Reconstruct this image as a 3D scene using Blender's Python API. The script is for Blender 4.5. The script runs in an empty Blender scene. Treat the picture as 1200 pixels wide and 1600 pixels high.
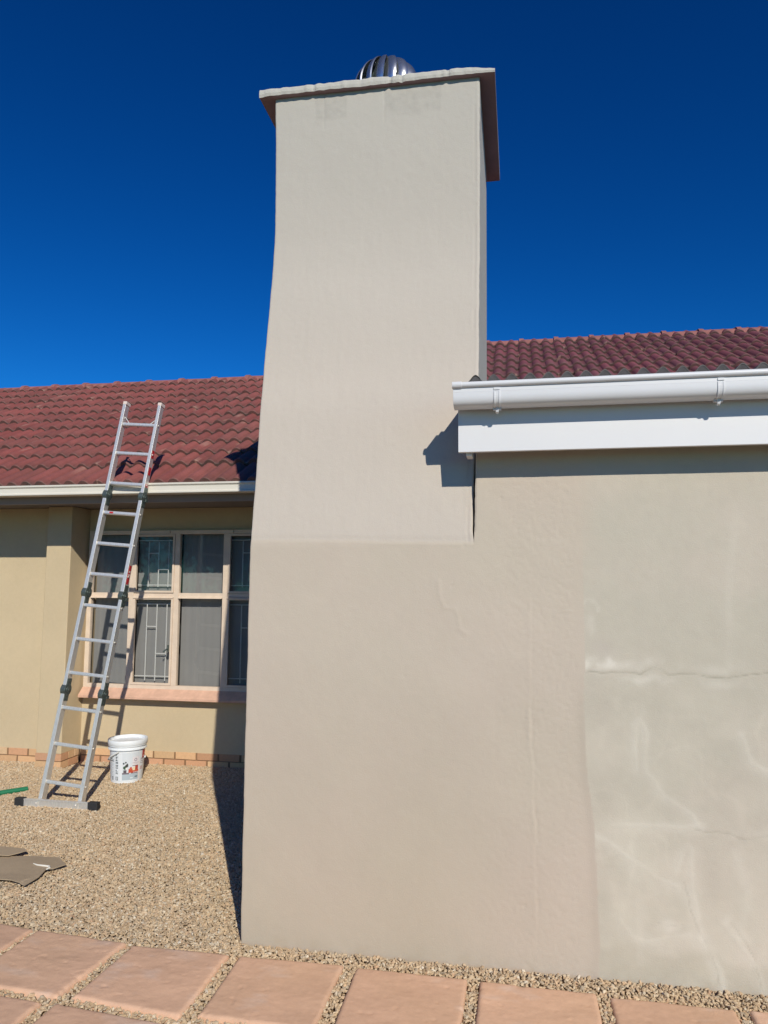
import bpy, math, random
import numpy as np
from mathutils import Vector, Matrix, noise as mnoise

random.seed(11)
rng = np.random.default_rng(7)
scene = bpy.context.scene
R = math.radians

# ---------------------------------------------------------------- camera
CAM_D, CAM_H = 3.269366, 1.6
rt = Vector((0.98378, 0.1793, 0.0053)); dn = Vector((-0.0128, 0.09961, -0.99494)); fw = Vector((-0.17893, 0.97874, 0.10029))
cd = bpy.data.cameras.new('camera')
cam = bpy.data.objects.new('camera', cd)
scene.collection.objects.link(cam)
cam.matrix_world = Matrix(((rt.x, -dn.x, -fw.x, 0), (rt.y, -dn.y, -fw.y, -CAM_D), (rt.z, -dn.z, -fw.z, CAM_H), (0, 0, 0, 1)))
cd.sensor_fit = 'VERTICAL'; cd.sensor_height = 36; cd.lens = 1143.7 / 1600 * 36
cd.clip_start = 0.05; cd.clip_end = 500
scene.camera = cam

# ---------------------------------------------------------------- sky, sun, exposure
SUN_AZ, SUN_EL = R(26), R(31)            # light travels towards -X +Y
w = bpy.data.worlds.new('World'); scene.world = w; w.use_nodes = True
wn = w.node_tree.nodes; wl = w.node_tree.links
bg = wn['Background']
sky = wn.new('ShaderNodeTexSky'); sky.sky_type = 'NISHITA'; sky.sun_disc = False
sky.sun_elevation = SUN_EL; sky.sun_rotation = math.pi - SUN_AZ
sky.air_density = 1.0; sky.dust_density = 0.0; sky.ozone_density = 4.0; sky.altitude = 1200
gm = wn.new('ShaderNodeGamma'); gm.inputs['Gamma'].default_value = 1.35       # deep, polarised-looking highveld blue
hs = wn.new('ShaderNodeHueSaturation'); hs.inputs['Saturation'].default_value = 1.3
tn = wn.new('ShaderNodeVectorMath'); tn.operation = 'MULTIPLY'; tn.inputs[1].default_value = (0.32, 0.86, 0.96)
wl.new(sky.outputs[0], hs.inputs['Color']); wl.new(hs.outputs[0], gm.inputs['Color']); wl.new(gm.outputs[0], tn.inputs[0]); wl.new(tn.outputs[0], bg.inputs['Color'])
bg.inputs['Strength'].default_value = 0.054
sd = bpy.data.lights.new('sun', 'SUN'); sd.energy = 3.8; sd.angle = R(0.5); sd.color = (1.0, 0.95, 0.83)
so = bpy.data.objects.new('sun', sd); scene.collection.objects.link(so)
so.rotation_euler = Vector((-math.sin(SUN_AZ) * math.cos(SUN_EL), math.cos(SUN_AZ) * math.cos(SUN_EL), -math.sin(SUN_EL))).to_track_quat('-Z', 'Y').to_euler()
so.location = (3, -6, 6)
vs = scene.view_settings
vs.view_transform = 'Standard'; vs.look = 'None'; vs.gamma = 1; vs.use_curve_mapping = False; vs.exposure = 0.0

# ---------------------------------------------------------------- helpers
def srgb(r, g, b):
    f = lambda c: (c / 255 / 12.92) if c / 255 <= 0.04045 else ((c / 255 + 0.055) / 1.055) ** 2.4
    return (f(r), f(g), f(b))

def h2(ix, iy, seed):
    n = (ix.astype(np.int64) * 374761393 + iy.astype(np.int64) * 668265263 + seed * 1442695041) & 0xffffffff
    n = ((n ^ (n >> 13)) * 1274126177) & 0xffffffff
    n = (n ^ (n >> 16)) & 0xffffffff
    return n / 4294967295.0

def vn(x, y, seed=0):
    x = np.asarray(x, float); y = np.asarray(y, float)
    ix = np.floor(x); iy = np.floor(y); fx = x - ix; fy = y - iy
    fx = fx * fx * (3 - 2 * fx); fy = fy * fy * (3 - 2 * fy)
    a = h2(ix, iy, seed); b = h2(ix + 1, iy, seed); c = h2(ix, iy + 1, seed); d = h2(ix + 1, iy + 1, seed)
    return (a * (1 - fx) + b * fx) * (1 - fy) + (c * (1 - fx) + d * fx) * fy - 0.5

def fbm(x, y, s, seed=0, o=4):
    t = 0; a = 1.0
    for i in range(o):
        t = t + a * vn(x * s + 13.7 * i, y * s + 7.1 * i, seed + i); s *= 2; a *= 0.5
    return t

def pdist(px, pz, pts):
    d = np.full(px.shape, 1e9)
    for (ax, az), (bx, bz) in zip(pts[:-1], pts[1:]):
        vx, vz = bx - ax, bz - az
        t = np.clip(((px - ax) * vx + (pz - az) * vz) / (vx * vx + vz * vz), 0, 1)
        d = np.minimum(d, np.hypot(px - ax - t * vx, pz - az - t * vz))
    return d

class MB:
    """collects shapes for ONE mesh object (world coordinates)"""
    def __init__(s): s.v = []; s.f = []
    def add(s, vs_, fs_):
        o = len(s.v); s.v += [tuple(p) for p in vs_]; s.f += [tuple(i + o for i in f) for f in fs_]; return s
    def box(s, x0, x1, y0, y1, z0, z1):
        return s.add([(x0, y0, z0), (x1, y0, z0), (x1, y1, z0), (x0, y1, z0), (x0, y0, z1), (x1, y0, z1), (x1, y1, z1), (x0, y1, z1)],
                     [(0, 3, 2, 1), (4, 5, 6, 7), (0, 1, 5, 4), (1, 2, 6, 5), (2, 3, 7, 6), (3, 0, 4, 7)])
    def obox(s, c, ax, ay, az, hx, hy, hz):
        c = Vector(c); P = []
        for k in (-1, 1):
            for (i, j) in ((-1, -1), (1, -1), (1, 1), (-1, 1)):
                P.append(c + ax * hx * i + ay * hy * j + az * hz * k)
        return s.add(P, [(0, 3, 2, 1), (4, 5, 6, 7), (0, 1, 5, 4), (1, 2, 6, 5), (2, 3, 7, 6), (3, 0, 4, 7)])
    def tube(s, path, r, n=10, cap=True):
        path = [Vector(p) for p in path]; o = len(s.v); up = None
        for i, p in enumerate(path):
            t = (path[min(i + 1, len(path) - 1)] - path[max(i - 1, 0)]).normalized()
            if up is None: up = t.orthogonal().normalized()
            up = (up - t * up.dot(t)).normalized(); q = t.cross(up)
            rr = r[i] if isinstance(r, (list, tuple)) else r
            for k in range(n):
                a = 2 * math.pi * k / n
                s.v.append(tuple(p + (up * math.cos(a) + q * math.sin(a)) * rr))
        for i in range(len(path) - 1):
            for k in range(n):
                a = o + i * n + k; b = o + i * n + (k + 1) % n
                s.f.append((a, b, b + n, a + n))
        if cap:
            s.f.append(tuple(o + k for k in range(n))[::-1]); e = o + (len(path) - 1) * n
            s.f.append(tuple(e + k for k in range(n)))
        return s
    def prism(s, prof, x0, x1, closed=True, nx=1):
        """profile [(y,z)] swept along X"""
        n = len(prof); o = len(s.v)
        for i in range(nx + 1):
            x = x0 + (x1 - x0) * i / nx
            s.v += [(x, y, z) for y, z in prof]
        for i in range(nx):
            for k in range(n if closed else n - 1):
                a = o + i * n + k; b = o + i * n + (k + 1) % n
                s.f.append((a, a + n, b + n, b))
        if closed:
            s.f.append(tuple(range(o, o + n))); e = o + nx * n
            s.f.append(tuple(range(e, e + n))[::-1])
        return s
    def lathe(s, prof, c, n=32, cap_bottom=True):
        o = len(s.v)
        for r, z in prof:
            for k in range(n):
                a = 2 * math.pi * k / n
                s.v.append((c[0] + r * math.cos(a), c[1] + r * math.sin(a), c[2] + z))
        for i in range(len(prof) - 1):
            for k in range(n):
                a = o + i * n + k; b = o + i * n + (k + 1) % n
                s.f.append((a, b, b + n, a + n))
        if cap_bottom: s.f.append(tuple(o + k for k in range(n))[::-1])
        return s

def tag(o, label=None, cat=None, group=None, kind=None):
    if label: o['label'] = label
    if cat: o['category'] = cat
    if group: o['group'] = group
    if kind: o['kind'] = kind
    return o

def link(o, parent=None):
    scene.collection.objects.link(o)
    if parent is not None: o.parent = parent
    return o

def wloc(o):
    p = Vector((0, 0, 0))
    while o is not None: p += o.location; o = o.parent
    return p

def build(name, mb, mat, parent=None, loc=None, smooth=False, bevel=0, label=None, recalc=True):
    org = wloc(parent) if parent is not None else Vector(loc or (0, 0, 0))
    me = bpy.data.meshes.new(name)
    V = np.array(mb.v, float) - np.array(org)
    me.from_pydata(V.tolist(), [], mb.f)
    if recalc:
        import bmesh
        bm = bmesh.new(); bm.from_mesh(me); bmesh.ops.recalc_face_normals(bm, faces=bm.faces); bm.to_mesh(me); bm.free()
    me.update()
    if smooth: me.polygons.foreach_set('use_smooth', [True] * len(me.polygons)); me.set_sharp_from_angle(angle=R(38))
    for m in (mat if isinstance(mat, (list, tuple)) else [mat]): me.materials.append(m)
    o = bpy.data.objects.new(name, me)
    if parent is None and loc: o.location = loc
    link(o, parent)
    if bevel:
        b = o.modifiers.new('bevel', 'BEVEL'); b.width = bevel; b.segments = 2; b.limit_method = 'ANGLE'; b.angle_limit = R(40)
    if label: o['label'] = label
    return o

def empty(name, loc, label, cat, group=None):
    o = bpy.data.objects.new(name, None); o.location = loc; o.empty_display_size = 0.2
    link(o); return tag(o, label, cat, group)

def raw_mesh(name, V, quads=None, tris=None, col=None, smooth=True, domain='POINT'):
    me = bpy.data.meshes.new(name)
    V = np.asarray(V, np.float32)
    me.vertices.add(len(V)); me.vertices.foreach_set('co', V.ravel())
    F = quads if quads is not None else tris
    F = np.asarray(F, np.int32); n, k = F.shape
    me.loops.add(n * k); me.loops.foreach_set('vertex_index', F.ravel())
    me.polygons.add(n); me.polygons.foreach_set('loop_start', np.arange(0, n * k, k, dtype=np.int32))
    try: me.polygons.foreach_set('loop_total', np.full(n, k, np.int32))
    except Exception: pass
    me.update(calc_edges=True); me.validate()
    me.polygons.foreach_set('use_smooth', np.full(n, smooth, bool))
    if col is not None:
        a = me.color_attributes.new('paint', 'FLOAT_COLOR', domain)
        c = np.ones((len(col), 4), np.float32); c[:, :3] = col
        a.data.foreach_set('color', c.ravel())
    return me

# ---------------------------------------------------------------- materials
def mat(name, col, rough=0.7, metal=0.0, var=0.0, vscale=3.0, bump=0.0, bscale=60.0, spec=0.5, stretch=None, attr=False, var2=0, v2scale=40, rvar=0, coat=0):
    m = bpy.data.materials.new(name); m.use_nodes = True
    nt = m.node_tree; N = nt.nodes; L = nt.links; b = N['Principled BSDF']
    b.inputs['Roughness'].default_value = rough; b.inputs['Metallic'].default_value = metal
    b.inputs['Specular IOR Level'].default_value = spec
    if coat: b.inputs['Coat Weight'].default_value = coat
    tc = N.new('ShaderNodeTexCoord'); src = tc.outputs['Object']
    if stretch:
        mp = N.new('ShaderNodeMapping'); mp.inputs['Scale'].default_value = stretch; L.new(src, mp.inputs['Vector']); ssrc = mp.outputs[0]
    else: ssrc = src
    if attr:
        at = N.new('ShaderNodeAttribute'); at.attribute_name = 'paint'; base = at.outputs['Color']
    else:
        rgb = N.new('ShaderNodeRGB'); rgb.outputs[0].default_value = (*col, 1); base = rgb.outputs[0]
    def mul(base, s, amt, vec):
        n = N.new('ShaderNodeTexNoise'); n.inputs['Scale'].default_value = s; n.inputs['Detail'].default_value = 6; n.inputs['Roughness'].default_value = 0.6
        L.new(vec, n.inputs['Vector'])
        mr = N.new('ShaderNodeMapRange'); mr.inputs['From Min'].default_value = 0.25; mr.inputs['From Max'].default_value = 0.75
        mr.inputs['To Min'].default_value = 1 - amt; mr.inputs['To Max'].default_value = 1 + amt
        L.new(n.outputs['Fac'], mr.inputs['Value'])
        vm = N.new('ShaderNodeVectorMath'); vm.operation = 'SCALE'; L.new(base, vm.inputs[0]); L.new(mr.outputs[0], vm.inputs['Scale'])
        return vm.outputs[0]
    if var: base = mul(base, vscale, var, src)
    if var2: base = mul(base, v2scale, var2, ssrc)
    L.new(base, b.inputs['Base Color'])
    if rvar:
        n = N.new('ShaderNodeTexNoise'); n.inputs['Scale'].default_value = 18; n.inputs['Detail'].default_value = 5; L.new(ssrc, n.inputs['Vector'])
        mr = N.new('ShaderNodeMapRange'); mr.inputs['To Min'].default_value = rough - rvar; mr.inputs['To Max'].default_value = rough + rvar
        L.new(n.outputs['Fac'], mr.inputs['Value']); L.new(mr.outputs[0], b.inputs['Roughness'])
    if bump:
        n = N.new('ShaderNodeTexNoise'); n.inputs['Scale'].default_value = bscale; n.inputs['Detail'].default_value = 5; n.inputs['Roughness'].default_value = 0.65
        L.new(ssrc, n.inputs['Vector'])
        bp = N.new('ShaderNodeBump'); bp.inputs['Strength'].default_value = 1.0; bp.inputs['Distance'].default_value = bump
        L.new(n.outputs['Fac'], bp.inputs['Height']); L.new(bp.outputs[0], b.inputs['Normal'])
    return m

M = {}
M['plaster'] = mat('plaster', None, 0.9, attr=True, bump=0.0010, bscale=190, spec=0.2, var2=0.045, v2scale=300)
M['cap'] = mat('cap_plaster', srgb(190, 186, 177), 0.9, var=0.05, vscale=6, bump=0.004, bscale=45, spec=0.2)
M['housewall'] = mat('house_wall', srgb(203, 184, 152), 0.92, var=0.07, vscale=1.3, bump=0.002, bscale=160, spec=0.2, var2=0.03, v2scale=30)
M['soffit'] = mat('soffit_board', srgb(120, 112, 108), 0.8, var=0.08, vscale=2)
M['brick'] = mat('clay_brick', None, 0.9, attr=True, bump=0.002, bscale=120, spec=0.2, var2=0.08, v2scale=60)
M['mortar'] = mat('mortar', srgb(138, 108, 80), 0.95, bump=0.003, bscale=120)
M['frame'] = mat('frame_paint', srgb(220, 200, 180), 0.65, var=0.09, vscale=14, bump=0.0006, bscale=80)
M['sill'] = mat('sill_paint', srgb(212, 170, 146), 0.8, var=0.16, vscale=12, bump=0.001, bscale=70, var2=0.05, v2scale=30)
M['bar'] = mat('bar_paint', srgb(228, 228, 225), 0.5)
M['blind'] = mat('blind_cloth', srgb(152, 151, 150), 0.95, var=0.05, vscale=4, spec=0.1)
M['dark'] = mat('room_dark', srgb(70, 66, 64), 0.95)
M['gutter'] = mat('gutter_paint', srgb(216, 216, 219), 0.42, var=0.015, vscale=5, spec=0.45)
M['oldgutter'] = mat('old_gutter_paint', srgb(217, 212, 200), 0.55, var=0.04, vscale=3)
M['fascia'] = mat('fascia_paint', srgb(220, 219, 221), 0.5, var=0.012, vscale=4)
M['houseboard'] = mat('old_fascia_board', srgb(150, 135, 125), 0.7, var=0.06, vscale=3)
M['sheet'] = mat('roof_sheet', srgb(96, 93, 92), 0.75, var=0.18, vscale=9, bump=0.001, bscale=60, var2=0.1, v2scale=60)
M['tile'] = mat('roof_tile', None, 0.68, attr=True, var=0.13, vscale=7, bump=0.002, bscale=120, spec=0.4, var2=0.1, v2scale=60)
M['alu'] = mat('aluminium', (0.88, 0.85, 0.80), 0.48, metal=0.74, rvar=0.08, stretch=(6, 6, 1), var2=0.12, v2scale=30)
M['hinge'] = mat('hinge_steel', (0.13, 0.16, 0.15), 0.42, metal=0.6, var2=0.3, v2scale=60)
M['rubber'] = mat('rubber', (0.025, 0.025, 0.027), 0.7)
M['plug'] = mat('plastic_plug', srgb(222, 205, 196), 0.6)
M['red'] = mat('red_sticker', srgb(190, 40, 45), 0.5)
M['chrome'] = mat('polished_steel', (0.62, 0.63, 0.65), 0.26, metal=0.92, rvar=0.06)
M['slab'] = mat('paving_slab', None, 0.92, attr=True, var=0.06, vscale=5, bump=0.0022, bscale=30, spec=0.2, var2=0.05, v2scale=45)
M['card'] = mat('wet_cardboard', None, 0.85, attr=True, var2=0.05, v2scale=40, bump=0.0015, bscale=50, spec=0.25)
M['white'] = mat('line_white', srgb(235, 228, 215), 0.8)
M['hose'] = mat('green_pipe', srgb(38, 120, 84), 0.45, var=0.1, vscale=30)
M['bucket'] = mat('bucket_plastic', srgb(232, 235, 238), 0.38, spec=0.5, var=0.02, vscale=10)
M['bucketart'] = mat('bucket_print', None, 0.4, attr=True)
M['stone'] = mat('gravel_stone', None, 0.9, attr=True, spec=0.25, var2=0.12, v2scale=220)

def ground_mat():
    m = bpy.data.materials.new('ground_gravel'); m.use_nodes = True
    nt = m.node_tree; N = nt.nodes; L = nt.links; b = N['Principled BSDF']; b.inputs['Roughness'].default_value = 0.95
    tc = N.new('ShaderNodeTexCoord')
    v = N.new('ShaderNodeTexVoronoi'); v.inputs['Scale'].default_value = 55; L.new(tc.outputs['Object'], v.inputs['Vector'])
    cr = N.new('ShaderNodeValToRGB'); e = cr.color_ramp.elements
    e[0].color = (*srgb(120, 98, 72), 1); e[1].color = (*srgb(190, 168, 135), 1); k = e.new(0.5); k.color = (*srgb(160, 136, 104), 1)
    sp = N.new('ShaderNodeSeparateColor'); L.new(v.outputs['Color'], sp.inputs[0]); L.new(sp.outputs[0], cr.inputs[0])
    L.new(cr.outputs[0], b.inputs['Base Color'])
    bp = N.new('ShaderNodeBump'); bp.inputs['Distance'].default_value = 0.012; bp.invert = True; L.new(v.outputs['Distance'], bp.inputs['Height']); L.new(bp.outputs[0], b.inputs['Normal'])
    return m
M['ground'] = ground_mat()

def glass_mat():
    m = bpy.data.materials.new('window_glass'); m.use_nodes = True
    nt = m.node_tree; N = nt.nodes; L = nt.links; N.clear()
    out = N.new('ShaderNodeOutputMaterial'); mx = N.new('ShaderNodeMixShader')
    tr = N.new('ShaderNodeBsdfTransparent'); tr.inputs[0].default_value = (0.93, 0.93, 0.93, 1)
    gl = N.new('ShaderNodeBsdfGlossy'); gl.inputs['Roughness'].default_value = 0.02; gl.inputs[0].default_value = (0.95, 0.97, 1, 1)
    fr = N.new('ShaderNodeFresnel'); fr.inputs[0].default_value = 1.5
    L.new(fr.outputs[0], mx.inputs[0]); L.new(tr.outputs[0], mx.inputs[1]); L.new(gl.outputs[0], mx.inputs[2]); L.new(mx.outputs[0], out.inputs[0])
    return m
M['glass'] = glass_mat()

# ---------------------------------------------------------------- ground
g = MB(); g.add([(-80, -80, -0.012), (80, -80, -0.012), (80, 120, -0.012), (-80, 120, -0.012)], [(0, 1, 2, 3)])
tag(build('ground', g, M['ground']), kind='structure')

lw = MB(); lw.add([(-60, -60, -.008), (60, -60, -.008), (60, -2.3, -.008), (-60, -2.3, -.008)], [(0, 1, 2, 3)])  # unseen dark ground added behind the camera to cut warm bounce light
M['dull_ground'] = mat('unseen_ground', srgb(96, 88, 62), 0.95, var=.3, vscale=2, var2=.3, v2scale=60, bump=.02, bscale=90)
tag(build('unseen_ground', lw, M['dull_ground']), kind='structure')
M['leaf'] = mat('leaves', srgb(62, 84, 40), 0.7, var=.3, vscale=2)
M['bark'] = mat('bark', srgb(104, 88, 72), 0.9, var=.2, vscale=8)
def tree(x, y, h, rad, seed, label):
    r_ = np.random.default_rng(seed); t = empty('garden_tree', (x, y, 0), label, 'tree', 'garden trees facing the window')
    tk = MB(); tk.tube([(x, y, -.1), (x + .1, y, h * .25), (x - .1, y + .1, h * .5), (x, y, h * .8)], [.22, .17, .11, .04], 10)
    for k in range(6):
        a = k * 1.05; tk.tube([(x, y, h * (.3 + .06 * k)), (x + rad * .6 * math.cos(a), y + rad * .6 * math.sin(a), h * (.5 + .06 * k))], [.09, .03], 7)
    build('trunk', tk, M['bark'], t)
    n = 9000; cl = r_.normal(size=(26, 3)); cl /= np.linalg.norm(cl, axis=1)[:, None]; cl *= r_.uniform(.3, 1, (26, 1)) * np.array([rad, rad, h * .34])
    c = cl[r_.integers(0, 26, n)] + r_.normal(size=(n, 3)) * rad * .19 + np.array([0, 0, h * .64])
    a_ = r_.normal(size=(n, 3)); a_ /= np.linalg.norm(a_, axis=1)[:, None]; b_ = np.cross(a_, r_.normal(size=(n, 3))); b_ /= np.linalg.norm(b_, axis=1)[:, None]
    sz = r_.uniform(.05, .11, (n, 1)); V = np.stack([c - a_ * sz, c + b_ * sz * .5, c + a_ * sz, c - b_ * sz * .5], 1).reshape(-1, 3)
    me = raw_mesh('crown', V, quads=np.arange(n * 4).reshape(n, 4), smooth=False); me.materials.append(M['leaf'])
    link(bpy.data.objects.new('crown', me), t)
tree(-9.5, -14, 5.2, 2.3, 1, 'tall bushy tree across the unseen ground, farthest to the left')
tree(-5.2, -17, 6.4, 2.6, 2, 'tallest rounded tree across the unseen ground')
tree(-14.5, -13, 4.2, 2.2, 3, 'low bushy tree at the far end of the unseen ground')

# ---------------------------------------------------------------- plastered front (chimney + extension wall share these functions)
def zinterp(tab, z):
    t = np.array(tab); return np.interp(z, t[:, 0], t[:, 1])
EDGE = [(-.1, .302), (.008, .303), (.132, .310), (.332, .308), (.611, .298), (.843, .274), (1.0, .268), (1.159, .266), (1.24, .275), (1.647, .279), (1.98, .27), (2.5, .27)]
CR1 = [(.262, 1.238), (.30, 1.241), (.35, 1.238), (.41, 1.240), (.455, 1.243), (.50, 1.236), (.546, 1.262), (.58, 1.262), (.614, 1.235), (.65, 1.24), (.702, 1.245), (.76, 1.232), (.839, 1.228), (.90, 1.241), (.999, 1.253), (1.2, 1.25), (1.6, 1.27)]
CR2 = [(.70, .620), (.729, .613), (.78, .616), (.827, .611), (.862, .596), (.898, .591), (.93, .602), (.97, .611), (1.1, .60), (1.5, .63)]
CR3 = [(.645, .41), (.659, .359), (.668, .30), (.692, .239), (.737, .146), (.757, .09), (.765, .02)]
CR4 = [(.54, .245), (.60, .238), (.655, .25)]
CR5 = [(.82, .27), (.87, .20), (.90, .14), (.92, .03)]
VEINS = [[(0.302, 0.565), (0.365, 0.541), (0.418, 0.502), (0.487, 0.454), (0.538, 0.412), (0.623, 0.384)], [(0.616, 0.445), (0.627, 0.506), (0.664, 0.554), (0.68, 0.527), (0.671, 0.422), (0.681, 0.336), (0.695, 0.269), (0.702, 0.201)], [(0.393, 0.244), (0.444, 0.179), (0.486, 0.165), (0.573, 0.183), (0.659, 0.207)], [(0.693, 0.2), (0.734, 0.146), (0.772, 0.082), (0.779, 0.006)], [(0.772, 0.268), (0.837, 0.206), (0.884, 0.133), (0.914, 0.078), (0.928, 0.013)], [(0.47, 0.845), (0.467, 1.026), (0.494, 1.051), (0.512, 0.984), (0.508, 0.839), (0.583, 0.743), (0.685, 0.678), (0.706, 0.631)], [(0.886, 0.999), (0.915, 0.894), (0.981, 0.852), (1.052, 0.843)], [(0.38, 0.611), (0.532, 0.626), (0.631, 0.617), (0.73, 0.638)], [(0.853, 1.28), (0.867, 1.648), (0.904, 1.943)], [(0.454, 0.545), (0.439, 0.468), (0.472, 0.295), (0.467, 0.097)], [(0.848, 0.546), (0.889, 0.377), (0.86, 0.253)]]
SEAMW = [(-.35, 1.62), (-.345, 1.56), (-.325, 1.505), (-.275, 1.50), (-.262, 1.46), (-.255, 1.41), (-.225, 1.39)]
def front(x, z):
    """outward bump (m) and colour of the plaster face"""
    h = 0.0035 * fbm(x, z, 1.7, 3, 3) + 0.0009 * fbm(x, z, 11, 9, 3) + .0004 * fbm(x, z, 48, 11, 2)
    rough = np.clip((x + .30) / .35, 0, 1) * np.clip((.27 - x) / .05, 0, 1)          # stippled patch by the joint
    h += rough * 0.0011 * fbm(x, z, 85, 21, 2)
    # vertical joint ridge
    xs = .045 + .012 * vn(z * 4, z * 0, 31) + .010 * vn(z * 15, z * 0, 33) + .004 * vn(z * 60, z * 0, 34)
    a = np.clip((1.60 - z) / .25, 0, 1) * np.clip((z - .05) / .25, 0, 1) * np.clip(.55 + 1.3 * vn(z * 8, z * 0, 37), .28, 1)
    h += a * (0.0015 * np.exp(-((x - xs) / .009) ** 2) - 0.0020 * np.exp(-((x - xs - .014) / .004) ** 2))
    h += a * 0.0011 * np.exp(-((x - xs - .02) / .03) ** 2) * (fbm(x, z, 60, 41, 2) > .12)
    d = pdist(x, z, SEAMW); h += 0.0013 * np.exp(-(d / .009) ** 2)
    # pock marks
    for px, pz, r in ((-.02, 1.90, .004), (-.235, 1.78, .005), (-.29, 1.60, .004), (.0, 1.85, .004), (-.5, 1.2, .003), (-.85, .9, .003), (.01, .27, .005), (-.07, 1.99, .004)):
        h -= 0.003 * np.exp(-((x - px) ** 2 + (z - pz) ** 2) / r ** 2)
    pk = (vn(x * 70, z * 70, 55) > .46) & (x > -.1) & (x < .06) & (z > 1.65)
    h -= 0.0015 * pk
    # ---- colours
    n1 = fbm(x, z, 1.1, 61, 3); n2 = fbm(x, z, 4.2, 67, 4); n3 = fbm(x, z, 30, 71, 3)
    C = np.array(srgb(195, 182, 167))[None, :] * np.ones((x.size, 1))
    low = np.clip((1.3 - z) / 1.3, 0, 1) * np.clip((.3 - x) / .9 + .2, 0, 1)
    C = C * (1 - low[:, None] * .7) + np.array(srgb(178, 164, 144)) * low[:, None] * .7
    C *= (1 + .05 * n1 + .03 * n2 + .012 * n3)[:, None]
    tint = fbm(x, z, 2.3, 63, 3)
    C = C * np.stack([1 + .018 * tint, 1 - .004 * tint, 1 + .014 * tint], 1)
    e = zinterp(EDGE, z) + .004 * vn(z * 14, z * 0, 81) + .002 * vn(z * 60, z * 0, 82)
    U = np.array(srgb(190, 182, 167))[None, :] * np.ones((x.size, 1))
    blot = np.clip(n2 * 1.6 + .5, 0, 1)
    U = U * (1 - .5 * blot[:, None]) + np.array(srgb(198, 186, 172)) * .5 * blot[:, None]
    U *= (1 + .05 * n1 + .03 * n3)[:, None]
    lowz = np.clip((1.25 - z) / .2, 0, 1)
    # swirling trowel veins, lower part
    wx = x + .10 * vn(x * 3, z * 3, 91); wz = z + .10 * vn(x * 3, z * 3, 92)
    wx = wx + .02 * vn(x * 17, z * 17, 88); wz = wz + .03 * vn(x * 15, z * 13, 89)
    vein = np.abs(vn(wx * 4.5, wz * 3.2, 93) + .35 * vn(wx * 11, wz * 8, 90))
    vm = np.clip(fbm(x, z, 3.5, 94, 3) * 1.6 + .45, 0, 1)
    U *= (1 + lowz * vm * (.06 * np.exp(-(vein / .05) ** 2) + .02 * np.exp(-(vein / .014) ** 2)))[:, None]
    vein2 = np.abs(vn(wx * 7.5 + 5, wz * 6, 95))
    U *= (1 + lowz * .05 * (1 - vm) * np.exp(-(vein2 / .05) ** 2))[:, None]
    cl = fbm(x, z, 6.5, 96, 5); U *= (1 + lowz * .10 * cl)[:, None]
    U *= (1 + .03 * np.clip(fbm(x * 4, z * .8, 3, 98, 3), -1, 1))[:, None]
    U *= (1 + .035 * lowz)[:, None]
    damp = np.clip((.16 - z + .10 * fbm(x, z, 7, 97, 3)) / .05, 0, 1)
    U = U * (1 - .4 * damp[:, None]) + np.array(srgb(176, 168, 150)) * .4 * damp[:, None]
    W = np.array(srgb(216, 209, 196))
    jx = x + .010 * vn(x * 16, z * 16, 161) + .004 * vn(x * 70, z * 70, 162); jz = z + .010 * vn(x * 15, z * 17, 163) + .004 * vn(x * 66, z * 74, 164)
    for i_, v_ in enumerate(VEINS):
        dv = pdist(jx, jz, v_); am = np.clip(.75 + .9 * fbm(x, z, 8, 171 + i_, 3), .15, 1) * (.18 if i_ >= 8 else .34)
        k_ = np.clip(np.exp(-(dv / .012) ** 2) + .5 * np.exp(-(dv / .036) ** 2), 0, 1) * am * (x > .2)
        U = U * (1 - k_[:, None]) + W * k_[:, None]
        h += .0007 * np.exp(-(dv / .008) ** 2) * (x > e) * (i_ < 8)
    W = np.array(srgb(220, 213, 201))
    dc = pdist(x, z, CR1)
    halo = np.exp(-(np.abs(dc - .028) / .020) ** 2) * np.clip(.45 + 1.5 * fbm(x, z, 10, 99, 4), 0, 1) * (np.clip(1.15 - (x - .27) * 1.1, .35, 1))
    hot = np.exp(-(((x - .31) / .06) ** 2 + ((z - 1.275) / .030) ** 2)) * (.7 + fbm(x, z, 22, 101, 3)) + .8 * np.exp(-(((x - .375) / .02) ** 2 + ((z - 1.285) / .02) ** 2))
    hot += .5 * np.exp(-(((x - .305) / .016) ** 2 + ((z - 1.44) / .04) ** 2)) + .4 * np.exp(-((np.hypot((x - .30) / .8, (z - 1.50)) - .045) / .010) ** 2) * (z > 1.49)
    k = np.clip(halo * .5 + hot * .75 * np.clip(.75 + fbm(x, z, 40, 103, 3), .2, 1.2), 0, .85)[:, None]
    U = U * (1 - k) + W * k
    gry = .5 * np.exp(-(((x - .35) / .05) ** 2 + ((z - 1.34) / .04) ** 2))[:, None]
    U = U * (1 - gry) + np.array(srgb(186, 176, 166)) * gry
    for cr, wd in ((CR1, .0036), (CR2, .0045), (CR3, .003), (CR4, .0022), (CR5, .003)):
        dd = pdist(x + .003 * vn(x * 60, z * 60, 111), z + .004 * vn(x * 50, z * 50, 112), cr)
        t = np.exp(-(dd / (wd * (.75 + .6 * vn(x * 33, z * 33, 114)))) ** 2) * (x > e) * np.clip(.7 + 1.1 * vn(x * 14, z * 14, 113), .15, 1)
        t = t * (1 if cr is CR1 else .55)
        h -= .0015 * t
        U = U * (1 - .6 * t[:, None]) + np.array(srgb(146, 140, 124)) * .6 * t[:, None]
        if cr is not CR1:
            hl = (np.exp(-((dd - .010) / .018) ** 2) * np.clip(.35 + 1.2 * fbm(x, z, 14, 116, 3), 0, 1))[:, None] * .38
            U = U * (1 - hl) + W * hl
    up = np.clip((z - 1.55) / .35, 0, 1)                       # above, the two areas nearly match
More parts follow.
